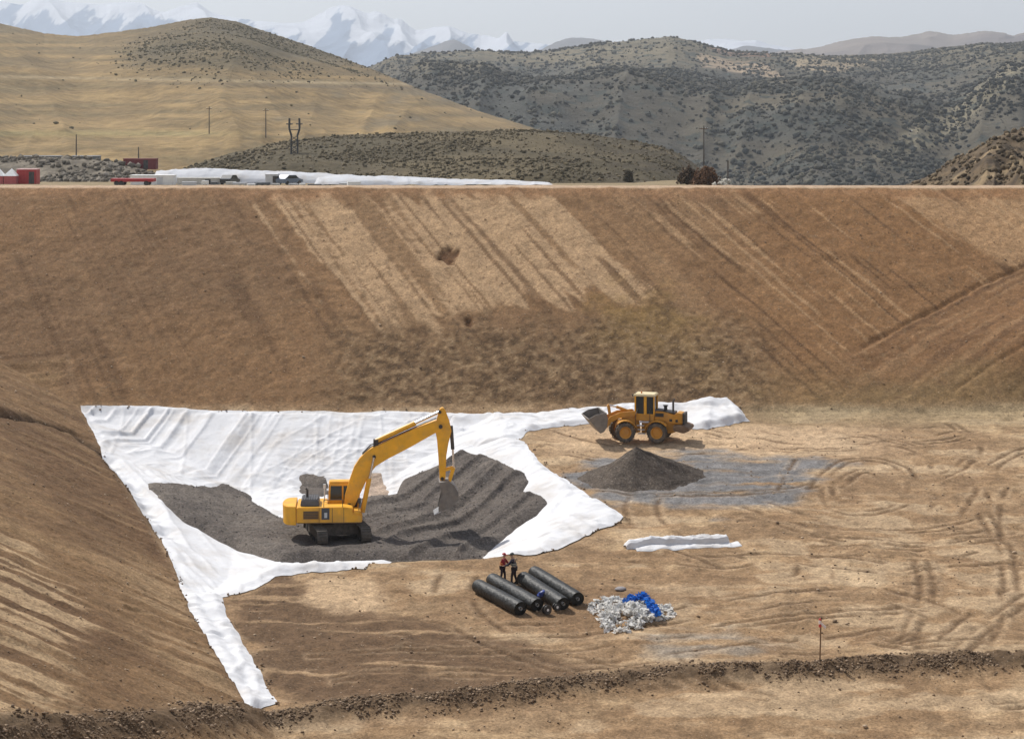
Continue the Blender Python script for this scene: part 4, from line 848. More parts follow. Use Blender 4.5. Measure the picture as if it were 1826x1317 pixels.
tag(scraps('plastic_heap', np.array(P), np.array(S), PLA, .22), 'heap of crumpled white plastic wrapping right of the black rolls', 'rubbish heap', kind='stuff')
P = []; S = []
for (a, b) in (((1117, 1088), (1146, 1078)), ((1146, 1078), (1160, 1096)), ((1160, 1096), (1172, 1108))):
    A, B_ = at(*a), at(*b)
    for k in range(26):
        c = A.lerp(B_, k / 26 + .05 * random.random()); P.append((c.x + random.uniform(-.12, .12), c.y + random.uniform(-.35, .35), c.z + .34 + .16 * random.random())); S.append(random.uniform(.13, .24))
tag(scraps('blue_tarp', np.array(P), np.array(S), BLUE, .12), 'bright blue crumpled tarp lying in an arc over the white plastic heap', 'tarp')
p = at(1107, 1052); tag(lumps('flat_stone', np.array([[p.x, p.y, p.z]]), np.array([.3]), STONE, np.array([[.26, .24, .24]]), flat=.35, jag=.15, sub=2), 'flat grey stone lying on the floor above the plastic heap', 'stone')

# ------------------------------------------------------------------ folded white sheet on the floor
a = at(1122, 980); b = at(1305, 968)
fe = empty('folded_sheet', a, math.atan2(b.y - a.y, b.x - a.x)); tag(fe, 'long folded white sheet with a loose flap lying alone on the brown floor', 'folded sheet')
L = Vector((b.x - a.x, b.y - a.y)).length; dz = (b.z - a.z) / L
def strip(y0, y1, h, x0, x1, seed, skew=0, pw=.45):
    nx, ny = 90, 22; xs_ = np.linspace(x0, x1, nx); v_ = np.linspace(0, 1, ny); Xg, Vg = np.meshgrid(xs_, v_)
    Yg = y0 + (y1 - y0) * Vg + .06 * fbm(Xg * .8, Vg * 0 + seed, seed, 2) * 2 + skew * Xg
    prof = np.sin(np.pi * np.clip(Vg, 0, 1)) ** pw
    en = np.clip((Xg - x0) / .25, 0, 1) * np.clip((x1 - Xg) / .1, 0, 1)
    ca_, sa_ = math.cos(fe.rotation_euler.z), math.sin(fe.rotation_euler.z)
    gz = zg(a.x + Xg * ca_ - Yg * sa_, a.y + Xg * sa_ + Yg * ca_) - a.z
    Zg = gz + .01 + h * prof * (.35 + .65 * en ** .5) * (1 + .5 * fbm(Xg * .7, Vg * 3, seed + 2, 3)) + .05 * ridged(vn(Xg * 2, Vg * 3 + Xg, seed + 4)) * prof
    return np.stack([Xg, Yg, Zg], -1).reshape(-1, 3), gridfaces(ny, nx)
v_, f_ = strip(.0, .7, .42, -.15, L - .1, 5, .01, pw=.16); npmesh('fold', v_, f_, CLOTH, parent=fe)
v_, f_ = strip(-.75, .1, .07, .25, L + .45, 9, .045); npmesh('flap', v_, f_, CLOTH, parent=fe)

# ------------------------------------------------------------------ survey stake
p = at(1462, 1192); se = empty('survey_stake', p); tag(se, 'thin brown stake with red and white tape at its top, by the dirt windrow', 'stake')
WOOD = mat('weathered_wood', (.16, .085, .035), .8, var=.25, scale=10)
m = MB(); m.M = Matrix.Rotation(math.radians(1.5), 4, 'Y'); m.box(-.028, .028, -.028, .028, -.2, 1.95); m.build('post', WOOD, se, .006)
TW = mat('tape_white', (.8, .72, .7), .5); TR = mat('tape_red', (.55, .05, .05), .5)
m = MB(); m.box(-.05, .07, -.045, .045, 1.72, 1.86, .01); m.add([(.05, -.02, 1.8), (.05, -.03, 1.7), (.24, -.08, 1.5), (.28, -.05, 1.6), (.055, .0, 1.8), (.055, -.01, 1.7), (.245, -.06, 1.5), (.285, -.03, 1.6)], [(0, 1, 2, 3), (7, 6, 5, 4), (0, 4, 5, 1), (1, 5, 6, 2), (2, 6, 7, 3), (3, 7, 4, 0)]); m.build('white_tape', TW, se)
m = MB(); m.box(-.05, .06, -.04, .04, 1.56, 1.68, .005); m.box(-.045, .05, -.04, .04, 1.88, 1.95); m.each('red_tape', TR, se)

# ------------------------------------------------------------------ hills
def hill(name, prof, Dr, Df, zf, Db, ns=120, na=360, amp=8, freq=6, seed=1, colf=None, material=None, power=1.0, spur=0, spurf=20, noise_s=(12, 8), dfun=None, crag=0):
    """a ridge with real depth: foot at distance Df, crest at Dr, falling away to Db"""
    pr = np.array(prof, float); ax = np.linspace(pr[0, 0], pr[-1, 0], na); yr = np.interp(ax, pr[:, 0], pr[:, 1])
    k = np.ones(7) / 7; yr = np.convolve(np.pad(yr, 3, 'edge'), k, 'valid')
    aa = (ax - CX) / FPX; s = np.linspace(0, 1, ns); sb = np.linspace(0, 1, 14)[1:]
    A, S_ = np.meshgrid(aa, s); drv = Dr if dfun is None else dfun(ax)
    D = Df + (drv - Df) * S_; zr_ = (HY - yr) / FPX * (drv if np.ndim(drv) else Dr)
    zff = zf(ax) if callable(zf) else zf
    Zh = zff + (zr_ - zff) * np.clip(S_, 0, 1) ** power
    X = A * D
    env = (1 - S_) ** .5 * ss(0, .12, S_)
    Zh = Zh + env * amp * fbm(X / noise_s[0] / 10, D / noise_s[0] / 10, seed, 5) * 2
    if spur: Zh = Zh + env * spur * ((1 - np.abs(2 * vn(A * spurf + .9 * S_ + .6 * fbm(A * 10, S_ * 2, seed + 8, 3), S_ * 1.3, seed + 5) - 1)) ** 1.3 - .5 + .4 * (1 - np.abs(2 * vn(A * spurf * 2.6 - 2 * S_, S_ * 3, seed + 6) - 1)) ** 1.2)
    if crag:
        cg = 0; w_ = fbm(A * 40, S_ * 3, seed + 30, 3) * .6
        for k_, am_ in enumerate((1, .55, .3, .18)): cg = cg + am_ * (1 - np.abs(2 * vn(A * 34 * 2 ** k_ + w_ * 2 + S_ * (1 + k_), S_ * 2.2 * 1.6 ** k_ + w_, seed + 40 + k_) - 1))
        Zh = Zh + env * (1 - S_) ** .35 * crag * (cg - 1.15) * (1 - .85 * ss(880, 1000, ax)[None, :])
    fr = fbm(A * 900, S_ * 0 + 2, seed + 20, 3) * 2 * (.9 / FPX) * D * S_ ** 4; Zh = Zh + fr * 1.3
    Ab, Sb = np.meshgrid(aa, sb); Dbk = drv + (Db - drv) * Sb; Zb = (Zh[-1][None, :]) + ((zff - 20) - Zh[-1][None, :]) * Sb ** 1.3
    Xa = np.concatenate([X, Ab * Dbk]); Ya = np.concatenate([D + 0 * A, Dbk + 0 * Ab]); Za = np.concatenate([Zh, Zb])
    PX = CX + Xa / Ya * FPX; PY = HY - Za / Ya * FPX
    cc = colf(Xa, Ya, Za, PX, PY)
    o = npmesh(name, np.stack([Xa, Ya, Za], -1).reshape(-1, 3), gridfaces(*Xa.shape), material, cc.reshape(-1, 3)); tag(o, kind='structure')
    return Xa, Ya, Za, ns
HMAT = attrmat('hill_grass', scales=(.05, .25), amt=(.2, .35), bumpd=1.2, bscale=.25, speck=(.5, .64, (.16, .13, .075), .6))
MMAT = attrmat('mound_scrub', scales=(.15, .9), amt=(.2, .3), bumpd=.5, bscale=.6, speck=(1.1, .6, (.09, .075, .05), .75))
RMAT = attrmat('far_hill_scrub', scales=(.008, .045), amt=(.22, .3), bumpd=5, bscale=.05, speck=(.06, .56, (.05, .058, .05), .8))
FMAT = attrmat('far_ridge', scales=(.002, .01), amt=(.15, .2), bumpd=20, bscale=.006)
SMAT = attrmat('snow_mountain', scales=(.0012, .006), amt=(.04, .06), bumpd=45, bscale=.0016)
def colL(X, Y, Zz, PX, PY):
    c = np.ones(X.shape + (3,)) * C(.235, .163, .076)
    bands = fbm(PX * .006, PY * .16, 501, 4); c = lay(c, ss(-.02, .2, bands), C(.31, .215, .098), .8); c = lay(c, ss(.0, .2, -bands), C(.17, .13, .066), .7)
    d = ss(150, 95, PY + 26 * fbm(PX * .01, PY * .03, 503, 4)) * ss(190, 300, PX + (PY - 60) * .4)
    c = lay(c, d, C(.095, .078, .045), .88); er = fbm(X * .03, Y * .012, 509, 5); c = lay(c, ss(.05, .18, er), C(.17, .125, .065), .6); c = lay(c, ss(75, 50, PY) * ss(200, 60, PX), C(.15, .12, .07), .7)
    c = lay(c, np.exp(-((PY - 137 - .018 * PX) / 2.2) ** 2), C(.38, .30, .18), .7); c = lay(c, np.exp(-((PY - 143 - .02 * PX) / 3) ** 2) * ss(150, 500, PX), C(.14, .11, .07), .7)
    c = lay(c, ss(.1, .3, fbm(PX * .02, PY * .09, 507, 4)) * ss(300, 600, PX), C(.17, .14, .09), .6)
    c = lay(c, np.exp(-((PY - 238) / 5) ** 2) * ss(500, 300, PX), C(.30, .25, .11), .6)
    return c
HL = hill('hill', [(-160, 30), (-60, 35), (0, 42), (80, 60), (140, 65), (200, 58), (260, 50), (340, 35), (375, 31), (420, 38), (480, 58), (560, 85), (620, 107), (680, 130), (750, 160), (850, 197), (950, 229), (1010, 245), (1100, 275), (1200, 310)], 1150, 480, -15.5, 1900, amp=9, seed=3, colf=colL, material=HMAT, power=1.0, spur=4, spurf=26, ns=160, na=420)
def colM(X, Y, Zz, PX, PY):
    c = np.ones(X.shape + (3,)) * C(.082, .066, .038); n = fbm(X * .06, Y * .06, 521, 4)
    c = lay(c, ss(-.05, .2, n), C(.135, .106, .06), .7); c = lay(c, ss(.05, .25, -n), C(.085, .07, .04), .6)
    c = lay(c, ss(-.06, .08, fbm(X * .25, Y * .25, 523, 3)) * ss(980, 1180, PX), C(.065, .052, .034), .8)
    return c
HM = hill('mound', [(250, 335), (330, 300), (400, 276), (500, 253), (600, 241), (750, 236), (850, 234), (950, 232), (1050, 239), (1120, 250), (1180, 261), (1215, 276), (1245, 296), (1270, 318), (1290, 338), (1320, 352)], 430, 335, lambda ax: np.interp(ax, [250, 1000, 1150, 1300], [-12.4, -12.6, -14, -22]), 520, amp=2.2, seed=5, colf=colM, material=MMAT, power=.75, noise_s=(2, 2), ns=110, na=460)
def colR(X, Y, Zz, PX, PY):
    n = fbm(X * .004, Y * .004, 541, 5); n_ = fbm(X * .02, Y * .02, 543, 4)
    c = np.ones(X.shape + (3,)) * C(.072, .066, .052); c = lay(c, ss(-.05, .22, n), C(.128, .108, .072), .8); c = lay(c, ss(.0, .15, -n_), C(.065, .068, .06), .75)
    top = ss(150, 92, PY + 30 * n) ; c = lay(c, top, C(.21, .175, .108), .6)
    t = sdpoly(PX, PY, [(1240, 95), (1310, 108), (1360, 112), (1420, 150), (1350, 135), (1250, 120)], 8) + 6 * fbm(PX * .05, PY * .1, 547, 3); c = lay(c, ss(-2, 3, t), C(.40, .30, .20), .8)
    t = sdpoly(PX, PY, [(1260, 84), (1370, 91), (1375, 103), (1290, 100)], 8); c = lay(c, ss(-1, 1, t), C(.20, .12, .08), .8)
    t = sdpoly(PX, PY, [(1400, 105), (1500, 100), (1560, 105), (1600, 96), (1500, 132), (1430, 125)], 8) + 8 * fbm(PX * .05, PY * .1, 549, 3); c = lay(c, ss(-4, 4, t), C(.36, .28, .18), .7)
    t = sdpoly(PX, PY, [(1550, 280), (1640, 220), (1740, 150), (1826, 105), (1826, 130), (1700, 240), (1600, 300)], 20) + 20 * fbm(PX * .02, PY * .04, 551, 3); c = lay(c, ss(-6, 8, t), C(.22, .19, .125), .7)
    return c
HR = hill('hill', [(560, 175), (620, 145), (665, 124), (700, 110), (770, 100), (850, 92), (950, 95), (1040, 88), (1120, 80), (1200, 70), (1260, 86), (1300, 95), (1400, 99), (1500, 99), (1600, 95), (1700, 82), (1826, 78), (1960, 70)], 2300, 750, -75, 3800, ns=220, na=640, amp=60, seed=9, colf=colR, material=RMAT, power=.9, spur=26, spurf=17, noise_s=(38, 38))
def colO(X, Y, Zz, PX, PY):
    n = fbm(X * .25, Y * .25, 561, 4); c = np.ones(X.shape + (3,)) * C(.12, .085, .05); c = lay(c, ss(.0, .2, n), C(.26, .19, .11), .8); c = lay(c, ss(.05, .2, -n), C(.06, .045, .032), .7); return c
HO = hill('rocky_bank', [(1560, 345), (1620, 328), (1660, 312), (1700, 286), (1740, 268), (1790, 240), (1826, 228), (1900, 200), (2000, 180)], 330, 230, -17, 420, ns=90, na=220, amp=3.2, seed=12, colf=colO, material=MMAT, power=.7, spur=3, spurf=60, noise_s=(.8, .8))
def colF(c0, c1, s):
    def f(X, Y, Zz, PX, PY): c = np.ones(X.shape + (3,)) * C(*c0); return lay(c, ss(-.1, .2, fbm(X * .002, Y * .002, s, 4)), C(*c1), .8)
    return f
hill('ridge', [(1380, 96), (1440, 90), (1500, 75), (1560, 68), (1610, 66), (1660, 55), (1700, 63), (1750, 56), (1790, 58), (1806, 66), (1826, 58), (1900, 50), (1980, 60)], 6000, 4300, 40, 7500, ns=60, na=260, amp=60, seed=15, colf=colF((.15, .125, .12), (.22, .18, .15), 571), material=FMAT, spur=60, spurf=30, noise_s=(60, 60))
hill('ridge', [(640, 135), (700, 112), (760, 88), (806, 69), (830, 80), (870, 100), (960, 91), (985, 78), (1015, 67), (1060, 69), (1110, 83), (1160, 90), (1300, 90), (1330, 81), (1400, 90), (1450, 94)], 7500, 5200, 40, 9000, ns=60, na=260, amp=60, seed=16, colf=colF((.12, .115, .12), (.17, .155, .15), 572), material=FMAT, spur=40, spurf=26, noise_s=(60, 60))
def colS(X, Y, Zz, PX, PY):
    line = 14 * fbm(PX * .012, PY * .01, 581, 4) * 2 + np.interp(PX, [0, 120, 340, 420, 560, 605, 640, 720, 800, 900, 1500], [20, 26, 36, 46, 60, 22, 60, 74, 66, 92, 110])
    rib = vn(PX * .05 + PY * .04, PY * .02 - PX * .004, 583) + .7 * fbm(PX * .14 + PY * .1, PY * .09, 584, 4)
    sn = ss(4, -4, PY - line + (rib - .5) * 52)
    c = np.ones(X.shape + (3,)) * C(.18, .245, .36); return lay(c, sn, C(.64, .66, .71), .9)  # distance haze painted into the colours: bluish rock, dulled snow
hill('mountain', [(-140, 10), (-60, 22), (0, 2), (40, 10), (70, -4), (120, 4), (180, 8), (230, 3), (290, 22), (330, 12), (352, 4), (375, 22), (430, 36), (500, 44), (540, 40), (572, 24), (592, 14), (610, 9), (632, 15), (650, 26), (672, 22), (700, 36), (712, 32), (740, 54), (770, 52), (800, 46), (830, 58), (900, 72), (1000, 82), (1060, 80), (1110, 72), (1160, 80), (1230, 74), (1300, 72), (1360, 84), (1430, 93), (1500, 98)], 11000, 8600, 120, 13000, ns=150, na=900, amp=110, seed=19, colf=colS, material=SMAT, power=1.1, spur=130, spurf=40, noise_s=(60, 60), crag=50)

# shrubs and scrub
SHR = attrmat('shrub_leaf', scales=(1.0,), amt=(.3,), bumpd=.3, bscale=1.5)
def sample(Hh, n, mask, smin, smax, name, label, c0, c1, seed, flat=.8, jag=.45):
    Xa, Ya, Za, ns = Hh; a = RNG.random(n * 4) * (Xa.shape[1] - 1.001); s = RNG.random(n * 4) * (ns - 2)
    i = a.astype(int); j = s.astype(int); fx = a - i; fy = s - j
    def b(Q): return (Q[j, i] * (1 - fx) + Q[j, i + 1] * fx) * (1 - fy) + (Q[j + 1, i] * (1 - fx) + Q[j + 1, i + 1] * fx) * fy
    x, y, z = b(Xa), b(Ya), b(Za); px = CX + x / y * FPX; py = HY - z / y * FPX
    k = (RNG.random(len(x)) < mask(x, y, px, py)) & (px > -150) & (px < 1980); x, y, z = x[k][:n], y[k][:n], z[k][:n]
    if seed == 3: lowf = ss(.3, .7, vn(x * .005, y * .005, 611))
    S = smin + (smax - smin) * RNG.random(len(x)) ** 3.2; m_ = RNG.random(len(x))[:, None]
    cc = (C(*c0) * m_ + C(*c1) * (1 - m_)) * (.8 + .4 * RNG.random(len(x)))[:, None]
    if seed == 3: cc = cc * (.6 + .75 * lowf)[:, None]
    tag(lumps(name, np.stack([x, y, z], -1), S, SHR, cc, flat=flat, jag=jag), label, 'scrub', kind='stuff')
sample(HM, 9000, lambda x, y, px, py: .25 + .75 * ss(.4, .6, vn(x * .1, y * .1, 601)), .10, .42, 'scrub', 'low dark scrub dotted over the mound behind the pit rim', (.09, .075, .045), (.2, .16, .1), 1)
sample(HL, 12000, lambda x, y, px, py: ss(.3, .7, vn(x * .02, y * .02, 603)) * ss(170, 90, py) * ss(180, 330, px) + .003, .2, .75, 'scrub', 'sparse scrub on the rounded grassy hill at the left', (.11, .095, .055), (.17, .14, .08), 2)
sample(HR, 46000, lambda x, y, px, py: .12 + .88 * ss(.36, .58, vn(x * .006, y * .006, 605) * .35 + .4 * vn(x * .02, y * .02, 606) + .25 * vn(x * .06, y * .06, 608))* (.35 + .65 * ss(.35, .6, vn(x * .0025, y * .0025, 609))), .4, 2.3, 'scrub', 'dense grey-green bushes and small trees covering the long dark hill at the right', (.036, .039, .036), (.088, .08, .058), 3)
sample(HO, 2600, lambda x, y, px, py: ss(.4, .6, vn(x * .4, y * .4, 607)), .1, .5, 'rock_rubble', 'brown rocks and boulders on the bank at the right edge', (.24, .18, .11), (.05, .038, .026), 4, flat=.9, jag=.4)

# ------------------------------------------------------------------ things beyond the rim
def P(px, D): return Vector(((px - CX) / FPX * D, D, float(zg((px - CX) / FPX * D, D))))
def container(px0, px1, D, h, label, m, roof=None, dep=2.4, rz=0, name='site_container', z=None, cat='container'):
    p = P((px0 + px1) / 2, D); w = (px1 - px0) / FPX * D
    if z is not None: p.z = z
    e = empty(name, p, rz); tag(e, label, cat)
    b = MB(); b.box(-w / 2, w / 2, -dep / 2, dep / 2, 0, h)
    n = max(4, int(w / .45))
    for i in range(n): x = -w / 2 + w * (i + .5) / n; b.box(x - .08, x + .08, -dep / 2 - .04, -dep / 2 - .002, .15, h - .15)
    b.build('body', m, e)
    b = MB(); b.box(-w / 2 - .05, w / 2 + .05, -dep / 2 - .06, dep / 2 + .06, h, h + .14); b.build('roof', roof or m, e)
    b = MB(); b.box(w * .12, w * .12 + .85, -dep / 2 - .07, -dep / 2 - .045, .1, min(2.0, h * .9)); b.build('door', BLK if m is not WHT else LTG, e); return e
container(33, 68, 320, 2.3, 'dark red site container with a pale roof beside the red tents', RED, mat('pink_roof', (.6, .36, .34), .6))
def tent(px, D, w, h, label):
    e = empty('tent', P(px, D)); tag(e, label, 'tent', 'red tents with white peaks')
    b = MB(); b.box(-w / 2, w / 2, -w / 2, w / 2, 0, h); b.build('wall', mat('faded_red_canvas', (.42, .1, .1), .8), e)
    b = MB(); b.add([(-w / 2 - .1, -w / 2 - .1, h), (w / 2 + .1, -w / 2 - .1, h), (w / 2 + .1, w / 2 + .1, h), (-w / 2 - .1, w / 2 + .1, h), (.1, 0, h + 1.2)], [(0, 1, 4), (1, 2, 4), (2, 3, 4), (3, 0, 4), (3, 2, 1, 0)]); b.build('roof', WHT, e)
tent(-2, 318, 1.7, 1.3, 'faded red tent with a white peak, cut by the left edge of the picture')
tent(20, 318, 1.9, 1.3, 'faded red tent with a white peak standing next to the dark red container')
container(222, 280, 378, 1.9, 'long dark red container standing above the white roofs', mat('oxide_red', (.17, .03, .03), .7), z=-10.7)
container(235, 312, 300, 1.35, 'low white cabin left of the parked cars behind the rim', WHT)
container(475, 496, 300, 1.5, 'small white cabin right of the parked cars behind the rim', LTG)
# flat red trailer
e = empty('trailer', P(238, 285)); tag(e, 'long low red flatbed trailer in front of the white cabin', 'trailer')
b = MB(); b.box(-3, 3, -1.1, 1.1, .55, 1.0); b.build('bed', RED, e)
for x in (-2.2, -1.5, 2.0): b = MB(); b.lathe_y([(0, -1.1), (.35, -1.1), (.35, -.85), (0, -.85)], (x, 0, .35), 14); b.lathe_y([(0, 1.1), (.35, 1.1), (.35, .85), (0, .85)], (x, 0, .35), 14); b.each('wheel', BLK, e)
def car(px, D, m, label, rz=0, s=1, cat='car', van=False):
    e = empty('parked_car' if not van else 'parked_van', P(px, D), rz, s); tag(e, label, cat, 'vehicles parked behind the rim')
    pr = [(-2.1, .35), (2.1, .35), (2.15, .75), (1.3, .95), (.6, 1.45), (-1.0, 1.5), (-1.8, 1.0), (-2.15, .9)] if not van else [(-2.4, .4), (2.4, .4), (2.45, 1.0), (1.9, 1.25), (1.4, 1.95), (-2.35, 2.0)]
    b = MB(); b.prism(pr, -.85, .85); bd = b.build('body', m, e, .05)
    b = MB(); b.prism([(-1.4, .98), (1.0, .98), (.55, 1.38), (-.95, 1.42)] if not van else [(.6, 1.2), (1.75, 1.25), (1.35, 1.85), (.6, 1.85)], -.87, -.855); b.prism([(-1.4, .98), (1.0, .98), (.55, 1.38), (-.95, 1.42)] if not van else [(.6, 1.2), (1.75, 1.25), (1.35, 1.85), (.6, 1.85)], .855, .87); b.each('window', GLS, bd)
    for x in (-1.3, 1.3):
        for y in (-.86, .66): b = MB(); b.lathe_y([(0, 0), (.33, 0), (.33, .2), (0, .2)], (x, y, .33), 16); b.each('wheel', BLK, e)
car(410, 305, mat('dark_car_paint', (.04, .045, .05), .3), 'dark parked car seen end-on left of the small white cabin', 1.35)
car(516, 300, mat('blue_grey_paint', (.16, .2, .26), .3), 'blue-grey parked car right of the small white cabin', .95)
container(318, 398, 306, .95, 'long low pale cabin between the white cabin and the dark car', mat('pale_cabin', (.55, .54, .5), .6))
cr0 = None
for k in range(14):
    px = 335 + k * 23 + random.uniform(-8, 8); D = random.uniform(262, 290); w = random.uniform(.4, 1.0); h = random.uniform(.3, .7); p = P(px, D)
    m = MB(); m.box(-w, w, -.5, .5, .12, h); [m.box(x - .06, x + .06, -.5, .5, 0, .119) for x in (-w * .8, 0, w * .8)]; [m.box(-w - .01, w + .01, -.53, -.501, z - .03, z + .03) for z in (.2, h - .08)]
    o = m.build('crate', (LTG, WHT, mat('shed_grey', (.12, .13, .14), .7), mat('pale_cabin', (.5, .5, .5)))[k % 4], bevel=.02); o.location = p; o.rotation_euler = (0, 0, random.uniform(-.4, .4))
    tag(o, 'one of the small pale and grey crates strewn along the ground behind the rim', 'crate', 'crates strewn behind the rim')
# pale sheeting over low stacks, running right behind the rim
def sheeting(prof, D, dep, label, seed, rise=.0):
    pr = np.array(prof, float); nx = 160; ny = 26; ax_ = np.linspace(pr[0, 0], pr[-1, 0], nx); tp = np.interp(ax_, pr[:, 0], pr[:, 1]); v_ = np.linspace(0, 1, ny)
    A, Vg = np.meshgrid(ax_, v_); Dd = D + dep * Vg; X = (A - CX) / FPX * Dd
    top = (HY - tp) / FPX * (D + dep * .5); g = zg(X, Dd); h = np.maximum(top[None] - g, .1)
    Zz = g + .02 + h * np.clip(np.sin(np.pi * Vg), 0, 1) ** .5 * (1 + .25 * fbm(X * .5, Dd * .4, seed, 3)) * np.clip((A - pr[0, 0]) / 6, 0, 1) * np.clip((pr[-1, 0] - A) / 6, 0, 1) + .15 * ridged(vn(X * .5, Dd * .7, seed + 3))
    o = npmesh('plastic_sheeting', np.stack([X, Dd, Zz], -1).reshape(-1, 3), gridfaces(ny, nx), CLOTH2); tag(o, label, 'sheeting', 'white sheeting behind the rim')
sheeting([(272, 309), (300, 303), (380, 302), (450, 305), (520, 307), (600, 312), (640, 316)], 335, 10, 'long white sheeting covering low stacks behind the parked vehicles', 631)
sheeting([(560, 318), (620, 313), (680, 315), (760, 318), (830, 321), (900, 323), (985, 327)], 285, 9, 'white sheeting tapering off to the right behind the pit rim', 635)
sheeting([(-80, 270), (0, 268), (30, 272), (55, 280)], 560, 20, 'white roof-like sheeting at the left edge above the rubble', 637)
# scrubby rubble bank by the containers
def bank(name, prof, D, dep, c0, label, seed):
    pr = np.array(prof, float); nx = 120; ny = 24; ax_ = np.linspace(pr[0, 0], pr[-1, 0], nx); tp = np.interp(ax_, pr[:, 0], pr[:, 1]); v_ = np.linspace(0, 1, ny)
    A, Vg = np.meshgrid(ax_, v_); Dd = D + dep * Vg; X = (A - CX) / FPX * Dd; top = (HY - tp) / FPX * (D + dep * .6); g = zg(X, Dd)
    h = np.maximum(top[None] - g, .1); prf = ss(0, .6, Vg) * ss(1.0, .8, Vg) * np.clip((A - pr[0, 0]) / 8, 0, 1) * np.clip((pr[-1, 0] - A) / 8, 0, 1)
    Zz = g - .1 + h * prf * (1 + .3 * fbm(X * .6, Dd * .6, seed, 4)); cc = np.ones(X.shape + (3,)) * C(*c0) * (1 + 1.2 * fbm(X * .5, Dd * .5, seed + 2, 3))[..., None]
    o = npmesh(name, np.stack([X, Dd, Zz], -1).reshape(-1, 3), gridfaces(ny, nx), MMAT, cc.reshape(-1, 3)); tag(o, kind='structure'); return X, Dd, Zz, ny
bk_ = bank('rubble_bank', [(-60, 283), (0, 284), (60, 285), (130, 284), (200, 290), (250, 300), (285, 316), (300, 325)], 352, 40, (.17, .145, .11), '', 641)
sample(bk_, 1500, lambda x, y, px, py: ss(.3, .6, vn(x * .2, y * .2, 643)), .15, .7, 'scrub', 'grey brush on the rubble bank behind the red containers', (.14, .12, .09), (.24, .21, .17), 9)
# dark low roofs above the rubble
for (x0, x1, lab) in ((55, 110, 'dark flat roofed shed on the rubble bank left of the wooden pole'), (150, 178, 'grey flat roofed shed on the rubble bank right of the wooden pole')):
    container(x0 - 20, x1, 430, 1.2, lab, mat('shed_grey', (.12, .13, .14), .7), mat('roof_grey', (.3, .32, .34), .6), name='shed', z=-200 + 200 - 10.6, cat='shed')
# poles
def pole(px, pyb, pyt, D, label, arms=True, group='utility poles'):
    zb = (HY - pyb) / FPX * D; ztp = (HY - pyt) / FPX * D; X = (px - CX) / FPX * D
    e = empty('utility_pole', (X, D, zb)); tag(e, label, 'utility pole', group); H = ztp - zb
    b = MB(); b.cyl((0, 0, -1.5), (0, 0, H), .17, .11, n=10); b.build('shaft', mat('pole_wood', (.09, .075, .06), .8), e)
    if arms:
        b = MB(); b.box(-.8, .8, -.06, .06, H - .7, H - .55); b.build('crossarm', WOOD, e)
        b = MB(); [b.cyl((x, 0, H - .55), (x, 0, H - .35), .06, n=8) for x in (-.7, 0.3, .7)]; b.build('insulator', LTG, e)
    return Vector((X, D, ztp - .4))
pole(136, 287, 240, 440, 'dark wooden pole standing on the rubble bank at the left', False)
t1 = pole(373, 255, 190, 560, 'thin tall pole left of the other tall pole in front of the grassy hill')
t2 = pole(474, 262, 193, 540, 'thin tall pole just left of the steel pylon')
pole(247, 290, 262, 450, 'short thin post above the long dark red container', False)
t3 = pole(1255, 330, 224, 390, 'tall wooden pole with a crossarm rising right of the mound')
pole(1298, 336, 286, 330, 'short dark post right of the reddish bush', False)
e = empty('pylon', ((525 - CX) / FPX * 390, 390, -9.0)); tag(e, 'small steel lattice pylon with two upright horns on the mound', 'pylon'); K = 460 / FPX
b = MB(); H0 = 4.4
for sx in (-.6, .6):
    for y in (-.5, .5): b.cyl((sx * 1.1, y, -1), (sx, y * .6, H0), .12, n=6)
for i in range(5):
    z0 = i * .88; b.cyl((-.65, -.5, z0), (.62, -.4, z0 + .88), .07, n=6); b.cyl((.65, -.5, z0), (-.62, -.4, z0 + .88), .07, n=6)
PYL = mat('dark_steel', (.045, .045, .045), .6); b.build('lattice', PYL, e)
for sx in (-1, 1):
    b = MB(); b.tube([(sx * .55, 0, H0), (sx * 1.0, 0, H0 + 1.4), (sx * .95, 0, H0 + 3.4)], .2); b.cyl((sx * .3, 0, H0 + 2.3), (sx * 1.6, 0, H0 + 2.3), .11); b.build('horn', PYL, e)
b = MB(); b.cyl((-1, 0, H0 + 1.2), (1, 0, H0 + 1.2), .08); b.build('crossarm', PYL, e)
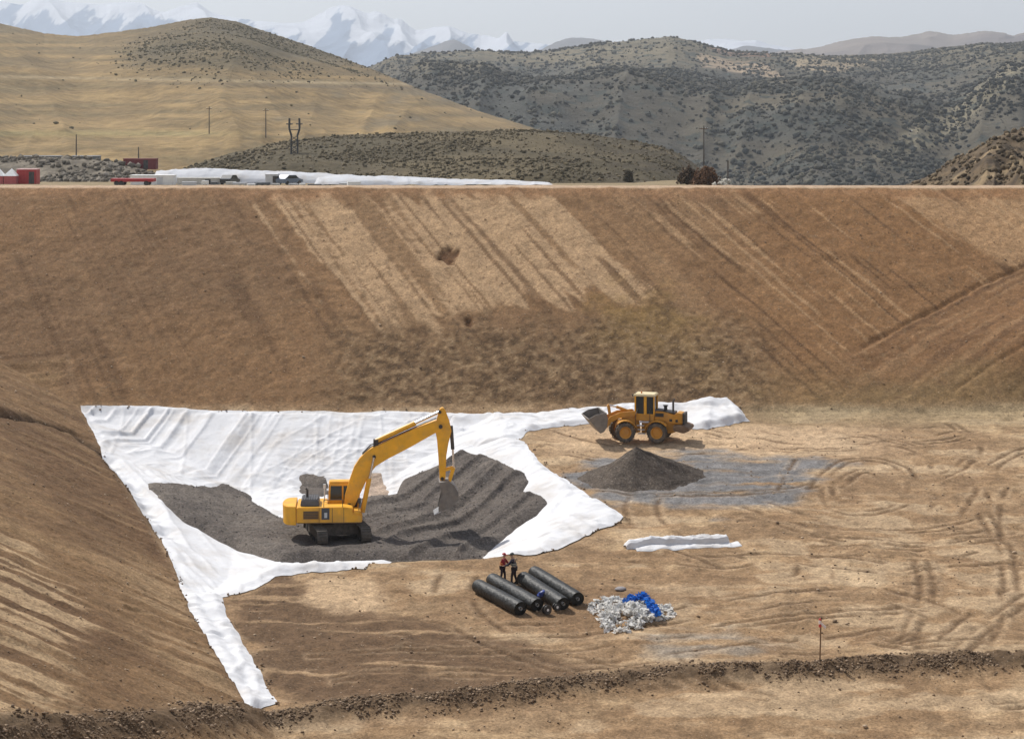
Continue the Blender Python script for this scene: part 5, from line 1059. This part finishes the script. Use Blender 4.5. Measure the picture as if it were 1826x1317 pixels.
# reddish bush and pale rock heap
def bush(px, D, n, rad_, h, c0, c1, label, name='bush', zoff=0):
    p = P(px, D); e = empty(name, (p.x, p.y, p.z + zoff)); tag(e, label, 'bush')
    q = RNG.normal(0, 1, (n, 3)); q /= np.linalg.norm(q, axis=1)[:, None]; q *= (RNG.random(n) ** .4)[:, None] * C(rad_, rad_, h); q[:, 2] = np.abs(q[:, 2])
    q *= (1 + .5 * fbm(q[:, 0] * 2, q[:, 2] * 2 + q[:, 1], 3, 2))[:, None]
    m_ = RNG.random(n)[:, None]; o = lumps('foliage', q, .05 + .12 * RNG.random(n), SHR, C(*c0) * m_ + C(*c1) * (1 - m_), flat=1, jag=.7); o.parent = e
    b = MB(); [b.cyl((0, 0, -.3), (rad_ * .8 * math.cos(t), rad_ * .8 * math.sin(t), h * .8), .05, .015, n=6) for t in np.linspace(0, 6, 11)]; b.build('stem', WOOD, e)
bush(1258, 300, 1500, 2.1, 3.0, (.20, .11, .06), (.12, .07, .04), 'reddish brown leafless bush at the right foot of the mound', zoff=-.2)
bush(1226, 305, 900, 1.6, 2.4, (.12, .08, .05), (.08, .06, .04), 'darker brown bush left of the reddish one', zoff=.1)
bush(1120, 345, 700, .9, 2.0, (.07, .06, .04), (.10, .085, .055), 'small dark upright bush low on the front of the mound')
p = P(1297, 230); rx = RNG.normal(0, 1, (60, 2)) * [.7, .5]; rz_ = .55 * np.exp(-(rx ** 2).sum(1))
tag(lumps('rock_heap', np.stack([p.x + rx[:, 0], p.y + rx[:, 1], zg(p.x + rx[:, 0], p.y + rx[:, 1]) + rz_ + .35], -1), .12 + .16 * RNG.random(60), STONE, C(.5, .47, .4) * (.7 + .5 * RNG.random(60))[:, None], flat=.8), 'small pale heap of rocks on the rim right of the reddish bush', 'rock heap')

# ------------------------------------------------------------------ air
me = bpy.data.meshes.new('haze'); b = MB(); b.box(-24000, 24000, -200, 26000, -420, 1500); me.from_pydata(b.v, [], b.f)
hz = bpy.data.objects.new('haze', me); COL.objects.link(hz); tag(hz, kind='stuff')
m = bpy.data.materials.new('haze_air'); m.use_nodes = True; m.node_tree.nodes.clear()
pv = m.node_tree.nodes.new('ShaderNodeVolumePrincipled'); out = m.node_tree.nodes.new('ShaderNodeOutputMaterial')
pv.inputs['Color'].default_value = (.83, .91, 1.0, 1); pv.inputs['Density'].default_value = 9.5e-5; pv.inputs['Anisotropy'].default_value = .35
m.node_tree.links.new(pv.outputs[0], out.inputs['Volume']); me.materials.append(m)
